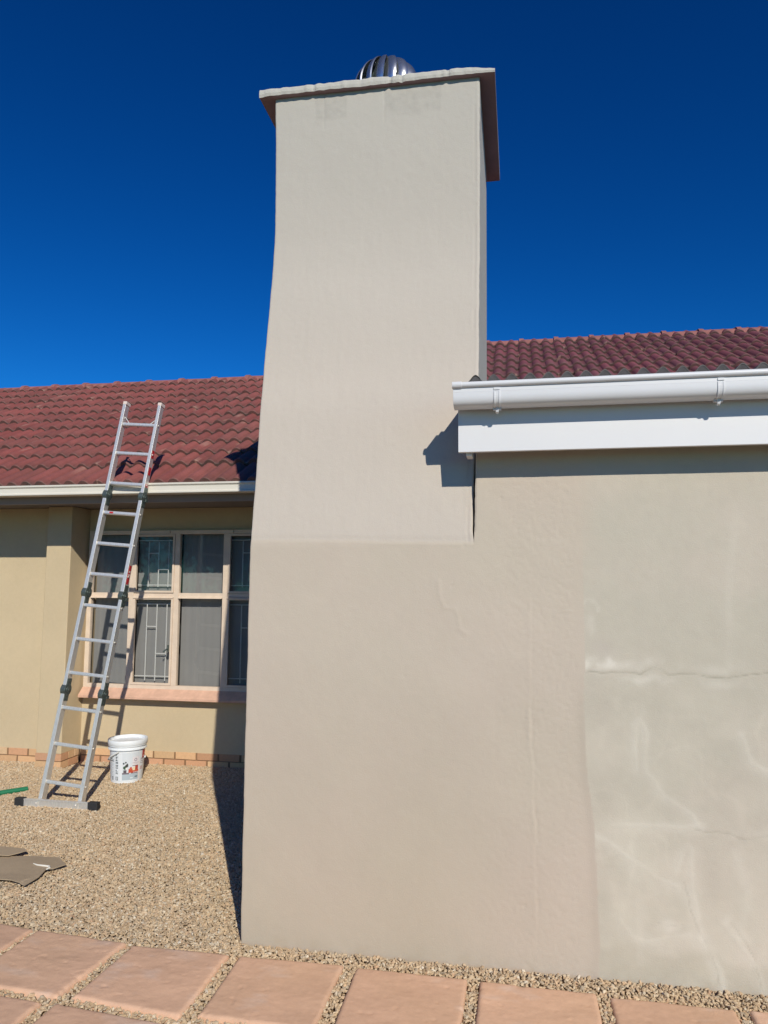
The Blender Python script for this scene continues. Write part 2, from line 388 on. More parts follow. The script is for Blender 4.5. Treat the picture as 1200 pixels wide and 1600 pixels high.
    sp_ = (np.clip((.09 - z) / .09, 0, 1) * np.clip(fbm(x, z, 30, 181, 3) + .05, 0, 1) * .5)[:, None]
    C = C * (1 - sp_) + np.array(srgb(170, 152, 126)) * sp_; U = U * (1 - sp_) + np.array(srgb(164, 150, 128)) * sp_
    msk = np.clip((x - e) / .003 + .5, 0, 1)
    C = C * (1 - .07 * lowz * np.exp(-((x - e + .012) / .02) ** 2))[:, None]  # thin shadow line painted into the colour along the paint edge
    up_m = np.clip((x - (e - .02) + .05 * vn(x * 3, z * 3, 117)) / .09, 0, 1) * .8 + .1 * (x > e)
    msk = msk * (1 - up) + up_m * up
    C = C * (1 - msk[:, None]) + U * msk[:, None]
    return h, C

def grid_faces(nx, nz):
    i = np.arange(nz - 1)[:, None] * nx + np.arange(nx - 1)[None, :]
    i = i.ravel(); return np.stack([i, i + 1, i + 1 + nx, i + nx], 1)

# --- chimney
PROF = [(-.1, 0), (1.785, 0), (1.83, .006), (2.1, .056), (2.46, .10), (2.63, .142), (2.95, .195), (3.22, .250), (3.40, .270), (3.6, .274), (4.22, .262)]
RX = [(-.1, -.190), (1.79, -.190), (1.84, -.195), (2.1, -.190), (2.6, -.171), (3.4, -.165), (4.22, -.160)]
LX = [(-.1, -1.238), (1.0, -1.240), (1.83, -1.236), (2.5, -1.243), (3.5, -1.243), (4.22, -1.252)]
chimney = empty('chimney', (-.72, .55, 0), 'tall beige plastered chimney leaning slightly back above a flat cap, beside the white gutter', 'chimney')
def make_stack():
    zs = np.concatenate([np.arange(-.06, 4.203, .006), [4.203]])
    us = np.concatenate([[0, .002, .005], np.linspace(.011, .989, 165), [.995, .998, 1]])
    Z, Uu = np.meshgrid(zs, us, indexing='ij')
    L = zinterp(LX, Z) + .0035 * vn(Z * 7, Z * 0, 5) + .0012 * vn(Z * 40, Z * 0, 6)
    Rr = zinterp(RX, Z); up = Z > 1.80
    Rr = Rr + up * (.003 * vn(Z * 8, Z * 0, 15) + .0015 * vn(Z * 50, Z * 0, 16))
    X = L + (Rr - L) * Uu
    zf_ = np.arange(-.2, 4.4, .01); yf_ = np.interp(zf_, *np.array(PROF).T)
    ker = np.hanning(31); ker /= ker.sum(); ys_ = np.convolve(np.pad(yf_, 15, 'edge'), ker, 'valid')
    bl_ = np.clip((zf_ - 1.95) / .15, 0, 1); yf_ = yf_ * (1 - bl_) + ys_ * bl_
    Y = np.interp(Z, zf_, yf_)
    x = X.ravel(); z = Z.ravel()
    h, C = front(x, z)
    # crease: wavy ledge
    cz = 1.805 + .010 * vn(x * 4, x * 0, 121) - .012 * (x + 1.24)
    h += .0009 * np.exp(-((z - cz + .006) / .006) ** 2) - .0012 * np.exp(-((z - cz - .012) / .012) ** 2)
    # upper shaft paint and brush texture
    s = np.clip((z - cz) / .012, 0, 1)
    Up = np.array(srgb(197, 186, 174))[None, :] * (1 + .03 * fbm(x, z, 1.3, 131, 3) + .010 * fbm(x * 3, z * .8, 9, 133, 3) * 1)[:, None]
    t = np.clip((z - 2.6) / 1.5, 0, 1)[:, None]  # shading gradient painted into the shaft colour, darker towards the top
    Up = Up * (1 - t) + np.array(srgb(187, 181, 171)) * (1 + .03 * fbm(x, z, 2.2, 135, 3))[:, None] * t
    # rough worn patches under the cap
    pa = np.clip((z - 4.03 + .05 * fbm(x, z, 9, 137, 3)) / .03, 0, 1) * (((x > -1.03) & (x < -.86)) | ((x > -.66) & (x < -.36)))
    Up *= (1 - .06 * pa * (1 + fbm(x, z, 40, 139, 2)))[:, None]
    C = C * (1 - s[:, None]) + Up * s[:, None]
    h += s * (.0005 * fbm(x * 5, z * .9, 9, 141, 3) + .0004 * fbm(x, z, 60, 142, 2)) + pa * .0012 * fbm(x, z, 45, 143, 2)
    for vx in (-.98, -.655): h -= s * .0016 * np.exp(-((x - vx - .006 * vn(z * 20, z * 0, 145)) / .004) ** 2) * (z > 4.0)
    # bead along the right arris
    rr = zinterp(RX, z)
    db = rr - x
    C *= (1 + s * .05 * np.exp(-((db - .012) / .006) ** 2))[:, None]
    h += s * (.0018 * np.exp(-((db - .010) / .006) ** 2) - .0018 * np.exp(-((db - .026 - .003 * vn(z * 30, z * 0, 147)) / .003) ** 2) * (vn(z * 9, z * 0, 149) > -.1))
    # rounded arrises
    dl = x - L.ravel(); rad = .006
    h -= np.where(dl < rad, rad - np.sqrt(np.maximum(rad ** 2 - (rad - dl) ** 2, 0)), 0)
    dr = Rr.ravel() - x
    h -= np.where((dr < rad) & (z > 1.84), rad - np.sqrt(np.maximum(rad ** 2 - (rad - dr) ** 2, 0)), 0)
    # no joint ridge above the crease
    V = np.stack([x, Y.ravel() - h, z], 1)
    nx = len(us); nz = len(zs); F = grid_faces(nx, nz)
    yb = np.interp(zs, [0, 1.8, 3.0, 4.3], [1.16, 1.16, 1.16, 1.16])
    Rb = np.array(zinterp(RX, zs)); Rb = np.where(zs > 1.8, Rb - .004, Rb)
    BL = np.stack([zinterp(LX, zs), yb, zs], 1); BR = np.stack([Rb, yb, zs], 1)
    nb = len(V)
    FL_ = V[np.arange(nz) * nx]; FR_ = V[np.arange(nz) * nx + nx - 1]
    V = np.concatenate([V, BL, BR, FL_, FR_])
    r = np.arange(nz - 1)
    left = np.stack([nb + r, nb + 2 * nz + r, nb + 2 * nz + r + 1, nb + r + 1], 1)
    right = np.stack([nb + 3 * nz + r, nb + nz + r, nb + nz + r + 1, nb + 3 * nz + r + 1], 1)
    back = np.stack([nb + nz + r, nb + r, nb + r + 1, nb + nz + r + 1], 1)
    top = np.array([[(nz - 1) * nx, (nz - 1) * nx + nx - 1, nb + 2 * nz - 1, nb + nz - 1]])
    F = np.concatenate([F, left, right, back, top])
    C = np.concatenate([C, np.tile(np.array(srgb(190, 185, 176)), (4 * nz, 1))])
    V -= np.array(chimney.location)
    me = raw_mesh('stack', V, quads=F, col=C)
    # flat shading for side and back faces
    sm = np.ones(len(me.polygons), bool); sm[-(3 * (nz - 1) + 1):] = False
    me.polygons.foreach_set('use_smooth', sm)
    me.materials.append(M['plaster'])
    return link(bpy.data.objects.new('stack', me), chimney)
make_stack()

def make_cap():
    mb = MB()
    n = 150
    x0, x1 = -1.333, -.082
    yb = 1.25
    def col(x, u):
        j = lambda s, k: float(vn(np.array(x * s), np.array(0.), k))
        zb = 4.203 - .012 * u + .004 * j(9, 201) + .003 * j(40, 203)
        zt = zb + np.interp(u, [0, .3, .5, .9, 1], [.046, .042, .046, .040, .024]) + .004 * j(14, 205) + .003 * j(55, 207)
        y = .231 + .006 * j(8, 209) + .004 * j(45, 211)
        for cx, dz in ((-1.03, .003), (-.62, .008), (-.56, -.004), (-.32, .006)):   # broken, patched edge
            q_ = math.exp(-((x - cx) / .010) ** 2); zb += dz * q_ * .8; zt -= abs(dz) * q_ * .4; y += .006 * q_
        return y, zb, zt
    rows = []
    for i in range(n + 1):
        u = i / n; x = x0 + (x1 - x0) * u; y, zb, zt = col(x, u)
        yy = yb + .004 * float(vn(np.array(x * 20), np.array(3.), 215))
        zbb = 4.203 - .012 * u; ztb = zbb + .045
        rows.append([(x, y + .002, zb), (x, y - .001, zb + (zt - zb) * .35), (x, y + .001, zb + (zt - zb) * .75), (x, y + .008, zt), (x, .5, zt + .004), (x, .9, ztb), (x, yy, ztb), (x, yy, zbb), (x, .9, zbb), (x, .5, zbb), (x, .262, zbb)])
    k = len(rows[0])
    for r in rows: mb.v += r
    for i in range(n):
        for q in range(k):
            a = i * k + q; b = i * k + (q + 1) % k
            mb.f.append((a, a + k, b + k, b))
    mb.f.append(tuple(range(k))); mb.f.append(tuple(range(n * k, n * k + k))[::-1])
    M['undercap'] = mat('dark_cap_underside', srgb(142, 120, 124), 0.95, var=.12, vscale=7)  # downward faces of the cap get a darker, redder colour
    o = build('cap', mb, [M['cap'], M['undercap']], chimney, label='thin concrete cap slab with a cracked front edge')
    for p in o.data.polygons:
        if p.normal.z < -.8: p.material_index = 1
    return o
make_cap()

# --- turbine ventilator on the cap
VC = Vector((-.728, .75, 4.515)); VR = .203
vent = empty('roof_ventilator', (VC.x, VC.y, 4.245), 'shiny steel turbine ventilator standing on the chimney cap', 'ventilator')
nk = MB(); nk.lathe([(.19, 0), (.15, .012), (.145, .10), (.15, .105), (.15, .115), (.0, .115)], (VC.x, VC.y, 4.245), 40)
build('collar', nk, M['chrome'], vent, smooth=True, bevel=.001)
NB = 17
vane0 = None
def vane(k):
    mb = MB(); nz, nw = 22, 14
    a0 = 2 * math.pi * k / NB
    for i in range(nz + 1):
        t = i / nz; el = -1.05 + t * (1.05 + 1.40)
        rr = math.cos(el); zz = math.sin(el)
        for j in range(nw + 1):
            s = j / nw                       # inner trailing edge -> outer leading edge, with a rolled rim
            a = a0 + (s * .98) * 2 * math.pi / NB + .22 * (t - .5)
            bul = .84 + .165 * math.sin(min(s, .93) / .93 * math.pi / 2) - (.03 * (s - .93) / .07 if s > .93 else 0)
            mb.v.append((VC.x + VR * rr * bul * math.cos(a), VC.y + VR * rr * bul * math.sin(a), VC.z + VR * .95 * zz))
    for i in range(nz):
        for j in range(nw):
            a = i * (nw + 1) + j; mb.f.append((a, a + 1, a + nw + 2, a + nw + 1))
    return mb
for k in range(NB):
    o = build('vane', vane(k), M['chrome'], vent, smooth=True, recalc=False)
hub = MB(); hub.lathe([(.075, .170), (.07, .184), (.03, .190), (.0, .191)], tuple(VC), 24, False)
build('top_disc', hub, M['chrome'], vent, smooth=True)
core = MB(); core.lathe([(.13, -.16), (.13, -.15), (.135, -.05), (.13, .05), (.09, .13), (.015, .18)], tuple(VC), 20)
build('spindle', core, M['hinge'], vent, smooth=True)

# ---------------------------------------------------------------- extension with the white gutter
ext = empty('house_extension', (1.6, 1.4, 0), 'low plastered extension with corrugated sheet roof joined to the chimney', 'building')
def make_ext_wall():
    zs = np.arange(-.06, 2.30, .006)
    us = np.concatenate([np.arange(0, 1.46, .0058), np.arange(1.50, 4.6, .05)])
    Z, Uu = np.meshgrid(zs, us, indexing='ij')
    X0 = np.interp(Z, [-.1, 1.80, 2.09, 2.5], [-.190, -.190, -.181, -.178])
    X0 = X0 + (Z > 1.82) * (.002 * vn(Z * 20, Z * 0, 151) + .002 * vn(Z * 70, Z * 0, 152))
    X = np.where(Uu < .2, X0 + (Uu / .2) * (.01 - X0), Uu - .19)
    x = X.ravel(); z = Z.ravel(); h, C = front(x, z)
    dl = x - X0.ravel(); rad = .004
    h -= np.where((dl < rad) & (z > 1.84), rad - np.sqrt(np.maximum(rad ** 2 - (rad - dl) ** 2, 0)), 0)
    V = np.stack([x, -h, z], 1)
    nx = len(us); nz = len(zs); F = grid_faces(nx, nz)
    nb = len(V); th = .20
    BL = np.stack([X0[:, 0], np.full(nz, th), zs], 1); BR = np.stack([np.full(nz, us[-1] - .19), np.full(nz, th), zs], 1)
    V = np.concatenate([V, BL, BR, V[np.arange(nz) * nx]]); r = np.arange(nz - 1)
    left = np.stack([nb + r, nb + 2 * nz + r, nb + 2 * nz + r + 1, nb + r + 1], 1)
    right = np.stack([r * nx + nx - 1, nb + nz + r, nb + nz + r + 1, (r + 1) * nx + nx - 1], 1)
    back = np.stack([nb + nz + r, nb + r, nb + r + 1, nb + nz + r + 1], 1)
    top = np.array([[(nz - 1) * nx, (nz - 1) * nx + nx - 1, nb + 2 * nz - 1, nb + nz - 1]])
    F = np.concatenate([F, left, right, back, top])
    C = np.concatenate([C, np.tile(np.array(srgb(190, 182, 170)), (3 * nz, 1))])
    V -= np.array(ext.location)
    me = raw_mesh('wall', V, quads=F, col=C)
    sm = np.ones(len(me.polygons), bool); sm[-(3 * (nz - 1) + 1):] = False; me.polygons.foreach_set('use_smooth', sm)
    me.materials.append(M['plaster'])
    o = link(bpy.data.objects.new('wall', me), ext)
    o['label'] = 'beige plaster wall with a pale cracked unpainted area on its right'
make_ext_wall()
for xa, xb, ya in ((-.188, 0.0, 1.17), (4.2, 4.40, .205)):
    sw = MB(); sw.box(xa, xb, ya, 2.96, -.05, 2.35); build('end_wall', sw, M['cap'], ext)
fb = MB(); fb.prism([(-.140, 2.176), (-.118, 2.176), (-.118, 2.452), (-.140, 2.452)], -.247, 4.6)
build('fascia', fb, M['fascia'], ext, bevel=.0015)
sf = MB(); sf.box(-.176, 4.6, -.116, -.006, 2.304, 2.31)
build('soffit', sf, M['fascia'], ext)
nl = MB(); nl.box(-.215, -.190, -.112, -.02, 2.165, 2.20)
build('batten_end', nl, M['fascia'], ext)
# gutter: half round trough with rolled bead
gc = (-.200, 2.409); gr = .0555
gp = []
for i in range(25):
    a = math.pi + math.pi * i / 24
    q = lambda v: math.copysign(abs(v) ** .62, v)
    gp.append((gc[0] + gr * q(math.cos(a)), gc[1] + gr * q(math.sin(a)) * 1.04))
inner = [(gc[0] + (y - gc[0]) * .945, gc[1] + (z - gc[1]) * .945) for y, z in gp[::-1]]
prof = gp + [(gc[0] + gr, 2.450)] + [(gc[0] + gr - .003, 2.450)] + inner
gm = MB(); gm.prism(prof, -.256, 4.62, nx=1)
gut = build('gutter', gm, M['gutter'], ext, smooth=False, label='new white half round gutter')
for p in gut.data.polygons: p.use_smooth = True
gut.data.set_sharp_from_angle(angle=R(38))
bd = MB(); bd.tube([(-.256, -.2575, 2.440), (4.62, -.2575, 2.440)], .0125, 14)
build('bead', bd, M['gutter'], gut, smooth=True)
lip = MB(); lip.prism([(-.2552, 2.4095), (-.252, 2.4095), (-.252, 2.432), (-.2552, 2.432)], -.256, 4.62)
build('lip', lip, M['gutter'], gut)
se = MB()
ring = [(-.2585, y, z) for y, z in gp] + [(-.2585, gc[0] + gr, 2.448)] + [(-.2585, gc[0] - gr, 2.448)]
r2 = [(-.2555, y, z) for x, y, z in ring]
nn = len(ring); se.add(ring + r2, [tuple(range(nn)), tuple(range(nn, 2 * nn))[::-1]] + [(i, (i + 1) % nn, nn + (i + 1) % nn, nn + i) for i in range(nn)])
se.tube([(-.262, -.2575, 2.440), (-.222, -.2575, 2.440)], .0150, 14)
build('stop_end', se, M['gutter'], gut, bevel=.0008)
for bx in (-.077, .798, 1.67, 2.54, 3.41):
    b = MB()
    for off, wd, rr in ((-.010, .003, .0590), (.010, .003, .0590), (0, .008, .0570)):
        k_ = rr / gr
        o = [(gc[0] + (y - gc[0]) * k_, gc[1] + (z - gc[1]) * k_) for y, z in gp[:23]]
        ii = [(gc[0] + (y - gc[0]) * 1.004, gc[1] + (z - gc[1]) * 1.004) for y, z in gp[:23]][::-1]
        b.prism(o + ii, bx + off - wd, bx + off + wd)
    b.prism([(-.222, 2.360), (-.214, 2.330), (-.200, 2.326), (-.196, 2.356)], bx - .006, bx + .006); b.prism([(-.215, 2.356), (-.21, 2.340), (-.202, 2.338), (-.198, 2.352)], bx - .017, bx + .017)
    b.prism([(-.259, 2.414), (-.259, 2.424), (-.250, 2.424), (-.250, 2.414)], bx - .0125, bx + .0125)
    b.box(bx - .012, bx + .012, -.150, -.1405, 2.36, 2.42)
    build('bracket', b, M['gutter'], gut, bevel=.0006)
# corrugated sheet
cs = MB(); PITCH = .0765
nxs = 62 * 12
for side in (0, 1):
    for yi, (y, zz) in enumerate(((-.182, 2.487), (2.55, 2.60))):
        for i in range(nxs + 1):
            x = -.215 + i * PITCH / 12
            cs.v.append((x, y, zz + .0155 * math.cos(2 * math.pi * (x + .092) / PITCH) - (.004 if side else 0)))
n1 = nxs + 1
for s in (0, 1):
    for i in range(nxs):
        a = s * 2 * n1 + i; cs.f.append((a, a + 1, a + 1 + n1, a + n1))
for i in range(nxs): cs.f.append((i, 2 * n1 + i, 2 * n1 + i + 1, i + 1))
cs.f.append((0, n1, 3 * n1, 2 * n1))
# trim where the chimney stands
cs2 = MB(); cs2.v = cs.v; cs2.f = cs.f
def sheet():
    mb = MB(); ys = [(-.182, 2.487), (1.166, 2.487 + .113 * 1.348 / 2.732), (2.55, 2.60)]
    xs = [-.215 + i * PITCH / 12 for i in range(nxs + 1)]
    for s in (0, 1):
        for y, zz in ys:
            for x in xs: mb.v.append((x, y, zz + .0155 * math.cos(2 * math.pi * (x + .092) / PITCH) - (.0045 if s else 0)))
    n = len(xs)
    for s in (0, 1):
        for k in range(2):
            for i in range(nxs):
                a = s * 3 * n + k * n + i
                mb.f.append((a, a + 1, a + 1 + n, a + n))
    for i in range(nxs): mb.f.append((i, 3 * n + i, 3 * n + i + 1, i + 1))
    return mb
# sheet starts right of the stack; a short piece oversails in front of it
mb = sheet()
xcut = -.150
keep = []
nrow = nxs + 1
for f in mb.f:
    cx = sum(mb.v[i][0] for i in f) / len(f); cy = sum(mb.v[i][1] for i in f) / len(f)
    if cx < xcut and cy > -.1: continue
    keep.append(f)
mb.f = keep
# oversailing tongue in front of the stack
t0 = len(mb.v); k = 0
xs = [-.215 + i * (xcut + .215) / 14 for i in range(15)]
for s in (0, 1):
    for y in (-.182, .118):
        for x in xs: mb.v.append((x, y, 2.487 + .005 * (y > 0) + .0155 * math.cos(2 * math.pi * (x + .092) / PITCH) - (.0045 if s else 0)))
for s in (0, 1):
    for i in range(14):
        a = t0 + s * 30 + i; mb.f.append((a, a + 1, a + 16, a + 15))
for i in range(14): mb.f.append((t0 + i, t0 + 30 + i, t0 + 31 + i, t0 + i + 1))
rs = build('roof', mb, M['sheet'], ext, smooth=True, recalc=False, label='weathered grey corrugated roof sheet')
cl_ = MB(); n_ = 60 * 12
for i in range(n_ + 1):
    x = -.195 + i * PITCH / 12; zt = 2.487 + .0165 * math.cos(2 * math.pi * (x + .092) / PITCH) - .0045 + .0012 * random.random()
    cl_.v += [(x, -.150, 2.454), (x, -.179 + .002 * random.random(), 2.456), (x, -.1805, zt - .001), (x, -.15, zt)]
for i in range(n_):
    for k in range(4): a = i * 4 + k; b_ = i * 4 + (k + 1) % 4; cl_.f.append((a, b_, b_ + 4, a + 4))
M['closure'] = mat('grey_closure', srgb(84, 81, 82), 0.95, var=.25, vscale=30, bump=.002, bscale=90)  # dark grey strip filling the hollows under the corrugations
build('eave_closure', cl_, M['closure'], ext, recalc=True)
ra = MB(); ra.box(-.176, 4.6, -.116, -.10, 2.32, 2.466); ra.box(-.176, -.14, -.1, 1.1, 2.38, 2.462)
for rx in (1.0, 2.2, 3.4): ra.box(rx, rx + .04, -.098, 2.5, 2.40, 2.462)
build('rafter', ra, M['soffit'], ext)

# ---------------------------------------------------------------- main house
house = empty('house', (-2.5, 4.5, 0), 'long single storey house with maroon tiled roof and cream walls behind', 'house')
WY, PY, LY = 2.985, 2.70, 2.845
WX0, WX1, WZ0, WZ1 = -3.925, -1.40, .665, 2.095
hw = MB()
hw.box(-9.9, -4.198, LY, LY + .25, .118, 2.30)                 # left wall
hw.box(-3.951, WX1 + .0, WY, WY + .22, .118, WZ0 - .002)
hw.box(-3.951, -3.928, WY, WY + .22, WZ0 - .001, WZ1 - .001)         # below window
hw.box(-3.951, WX1 + .0, WY, WY + .22, WZ1, 2.30)
hw.box(WX1, 5.5, WY, WY + .22, .118, 2.30)
hw.box(-9.9, -9.65, LY + .252, 8.1, .0, 2.30); hw.box(5.28, 5.5, WY + .222, 8.3, 0, 2.30)
hw.box(-9.64, 5.27, 8.1, 8.3, 0, 2.30)
build('wall', hw, M['housewall'], house)
pr = MB(); pr.box(-4.195, -3.953, PY, WY + .22, .118, 2.30)
build('pier', pr, M['housewall'], house, bevel=.006)
# plinth of two exposed brick courses
def bricks():
    V = []; F = []; Cc = []
    def br(x0, x1, y0, y1, z0, z1):
        o = len(V); c = np.array(srgb(*random.choice([(212, 172, 132), (216, 180, 140), (202, 156, 122), (222, 188, 150), (206, 160, 128)]))) * random.uniform(.85, 1.08)
        j = lambda: random.uniform(-.0015, .0015)
        P = [(x0, y0, z0), (x1, y0, z0), (x1, y1, z0), (x0, y1, z0), (x0, y0, z1), (x1, y0, z1), (x1, y1, z1), (x0, y1, z1)]
        for p in P: V.append((p[0] + j(), p[1] + j(), p[2] + j())); Cc.append(c)
        F.extend([(o, o + 3, o + 2, o + 1), (o + 4, o + 5, o + 6, o + 7), (o, o + 1, o + 5, o + 4), (o + 1, o + 2, o + 6, o + 5), (o + 2, o + 3, o + 7, o + 6), (o + 3, o, o + 4, o + 7)])
    for c, z0 in enumerate((-.075, -.006, .061)):
        z1 = z0 + .058
        for (xa, xb, y) in ((-9.8, -4.204, LY), (-3.937, 5.4, WY)):
            x = xb if xa < -9 else xa
            x = xa - (.0 if c % 2 else .1)
            while x < xb - .01:
                a = max(x, xa); b_ = min(x + .196, xb)
                if b_ - a > .02: br(a, b_ - .009, y - .005, y + .1, z0, z1)
                x += .205
        off = .11 if c % 2 else 0.0
        xs_ = [-4.199, -4.08 if c % 2 else -4.02, -3.947]
        for a, b_ in zip(xs_[:-1], xs_[1:]): br(a, b_ - (.009 if b_ < -3.95 else 0), PY - .005, PY + .10, z0, z1)
        ys_ = [PY + .11, PY + .20 + off * .5, WY - .012]
        for a, b_ in zip(ys_[:-1], ys_[1:]): br(-4.04, -3.949, a, b_ - .009, z0, z1)
    return np.array(V), np.array(F), np.array(Cc)
V, F, Cc = bricks()
me = raw_mesh('plinth', V - np.array(house.location), quads=F, col=Cc, smooth=False); me.materials.append(M['brick'])
link(bpy.data.objects.new('plinth', me), house)
mo = MB(); mo.box(-9.8, -4.20, LY + .001, LY + .2, -.1, .117); mo.box(-4.193, -3.957, PY + .002, WY + .1, -.1, .117); mo.box(-3.952, 5.4, WY + .002, WY + .18, -.1, .117)
build('plinth_mortar', mo, M['mortar'], house)

# window
win = MB()
FY0, FY1 = 2.948, 2.992
def bar(x0, x1, z0, z1, y0=FY0, y1=FY1): win.box(x0, x1, y0, y1, z0, z1)
MX = [-3.955, -3.485, -3.045, -2.578, -2.11, -1.65, -1.42]
TZ = 1.505
FX1 = WX1
win.box(WX0 - .002, WX0 + .04, FY0, FY1, WZ0, WZ1)
for x in MX[1:-1]: win.box(x - .024, x + .024, FY0, FY1, WZ0 + .036, WZ1 - .036)
win.box(FX1 - .04, FX1, FY0, FY1, WZ0, WZ1)
win.box(WX0 + .04, FX1 - .04, FY0, FY1, WZ0, WZ0 + .036)
win.box(WX0 + .04, FX1 - .04, FY0, FY1, WZ1 - .036, WZ1)
edges = [WX0 + .04] + [x for x in MX[1:-1]] + [FX1 - .04]
for a, b_ in zip(edges[:-1], edges[1:]):
    xa = a + (.024 if a in MX else 0); xb = b_ - (.024 if b_ in MX else 0)
    win.box(xa, xb, FY0 + .006, FY1, TZ - .02, TZ + .02)
    win.prism([(FY0 + .006, TZ - .02), (FY0 - .014, TZ - .03), (FY0 - .014, TZ - .024), (FY0 + .006, TZ - .008)], xa, xb)
window = build('window', win, M['frame'], house, bevel=.002, label='wide cream framed steel window with ten panes')
lights = []
for i, (a, b_) in enumerate(zip(edges[:-1], edges[1:])):
    xa = a + (.024 if a in MX else 0); xb = b_ - (.024 if b_ in MX else 0)
    lights.append((i, xa, xb))
for i, xa, xb in lights:
    for (z0, z1) in ((WZ0 + .036, TZ - .02), (TZ + .02, WZ1 - .036)):
        opening = i % 2 == 1
        if opening:                                   # opening sash has its own slim frame
            s = MB(); t = .020; y0, y1 = FY0 - .006, FY0 + .02
            e = .0015
            s.box(xa + e, xa + t, y0, y1, z0 + e, z1 - e); s.box(xb - t, xb - e, y0, y1, z0 + e, z1 - e)
            s.box(xa + t, xb - t, y0, y1, z0 + e, z0 + t); s.box(xa + t, xb - t, y0, y1, z1 - t, z1 - e)
            build('sash', s, M['frame'], window, bevel=.0015)
            # burglar bars behind
            gmb = MB(); yb = 3.012; r = .005
            X = lambda u: xa + (xb - xa) * u
            Zz = lambda v: z0 + (z1 - z0) * v
            top = .90 if z1 < TZ else .86
            for u in (.27, .52, .77):
                gmb.tube([(X(u), yb, Zz(.04 if z1 < TZ else .10)), (X(u), yb, Zz(top + .02))], r, 6)
            for v in ((.09, .92) if z1 < TZ else (.13, .90)):
                gmb.tube([(xa + .004, yb + .004, Zz(v)), (xb - .004, yb + .004, Zz(v))], r, 6)
            if z1 < TZ:
                gmb.tube([(X(.27), yb - .003, Zz(.66)), (X(.52), yb - .003, Zz(.66))], r, 6); gmb.tube([(X(.52), yb - .003, Zz(.35)), (X(.77), yb - .003, Zz(.35))], r, 6)
            else:
                gmb.tube([(X(.27), yb - .003, Zz(.68)), (X(.52), yb - .003, Zz(.68))], r, 6); gmb.tube([(X(.52), yb - .003, Zz(.40)), (X(.77), yb - .003, Zz(.40))], r, 6)
            build('burglar_bar', gmb, M['bar'], window, smooth=True)
            hd = MB(); 
            if z1 < TZ:
                hd.box(xb - .034, xb - .022, FY0 - .022, FY0 - .006, z0 + .30, z0 + .36); hd.obox((xb - .045, FY0 - .03, z0 + .315), Vector((.8, 0, .6)), Vector((0, 1, 0)), Vector((-.6, 0, .8)), .028, .004, .006)
                build('handle', hd, M['hinge'], window)
        p = MB(); yg = FY0 + .024 + random.uniform(-.001, .001); dx = .0016 * random.uniform(-1, 1)
        p.add([(xa + .001, yg, z0 + .001), (xb - .001, yg + dx, z0 + .001), (xb - .001, yg + dx, z1 - .001), (xa + .001, yg, z1 - .001)], [(0, 1, 2, 3)])
        build('pane', p, M['glass'], window, recalc=False)
sl = MB()
sl.prism([(FY0 + .02, WZ0 + .003), (FY0 - .004, WZ0 + .003), (FY0 - .075, WZ0 - .062), (FY0 - .075, WZ0 - .084), (FY0 + .04, WZ0 - .084)], -3.928, WX1, nx=12)
build('sill', sl, M['sill'], window, bevel=.003)
for x in (-3.13, -2.52):
    stays = MB(); stays.box(x - .012, x + .012, FY0 - .012, FY0 - .001, WZ1 - .028, WZ1 - .004); build('stay_plate', stays, M['frame'], window)
# blinds: hang right behind the glass
for i, xa, xb in lights:
    bl = MB(); n = 24
    for k in range(n + 1):
        x = xa - .012 + (xb - xa + .024) * k / n
        y = 3.050 + .0015 * math.sin(k * 1.7)
        for z in (WZ0 - .01, 1.2, WZ1 + .02): bl.v.append((x, y, z))
    for k in range(n):
        for q in (0, 1): a = k * 3 + q; bl.f.append((a, a + 3, a + 4, a + 1))
    build('blind', bl, M['blind'], window, smooth=True, recalc=False)
# eaves of the left wing
sof = MB(); sof.box(-10.4, 1.0, 2.262, 3.4, 2.302, 2.32)
build('soffit', sof, M['soffit'], house)
ce = MB(); ce.box(-9.6, 5.25, 3.41, 8.08, 2.302, 2.32); ce.box(1.01, 5.25, 2.99, 3.40, 2.302, 2.32); build('ceiling', ce, M['soffit'], house)
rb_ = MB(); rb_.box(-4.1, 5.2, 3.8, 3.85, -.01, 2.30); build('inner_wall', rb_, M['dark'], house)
fa = MB(); fa.box(-10.4, 1.0, 2.235, 2.26, 2.268, 2.40)
build('fascia', fa, M['houseboard'], house)
og = MB()
og.prism([(2.232, 2.400), (2.228, 2.412), (2.126, 2.412), (2.119, 2.408), (2.119, 2.397), (2.127, 2.393), (2.133, 2.385), (2.133, 2.350), (2.124, 2.344), (2.119, 2.340), (2.119, 2.330), (2.125, 2.327), (2.228, 2.327), (2.232, 2.335)], -10.4, 1.0)
build('gutter', og, M['oldgutter'], house, bevel=.001, label='cream box gutter along the tiled roof')

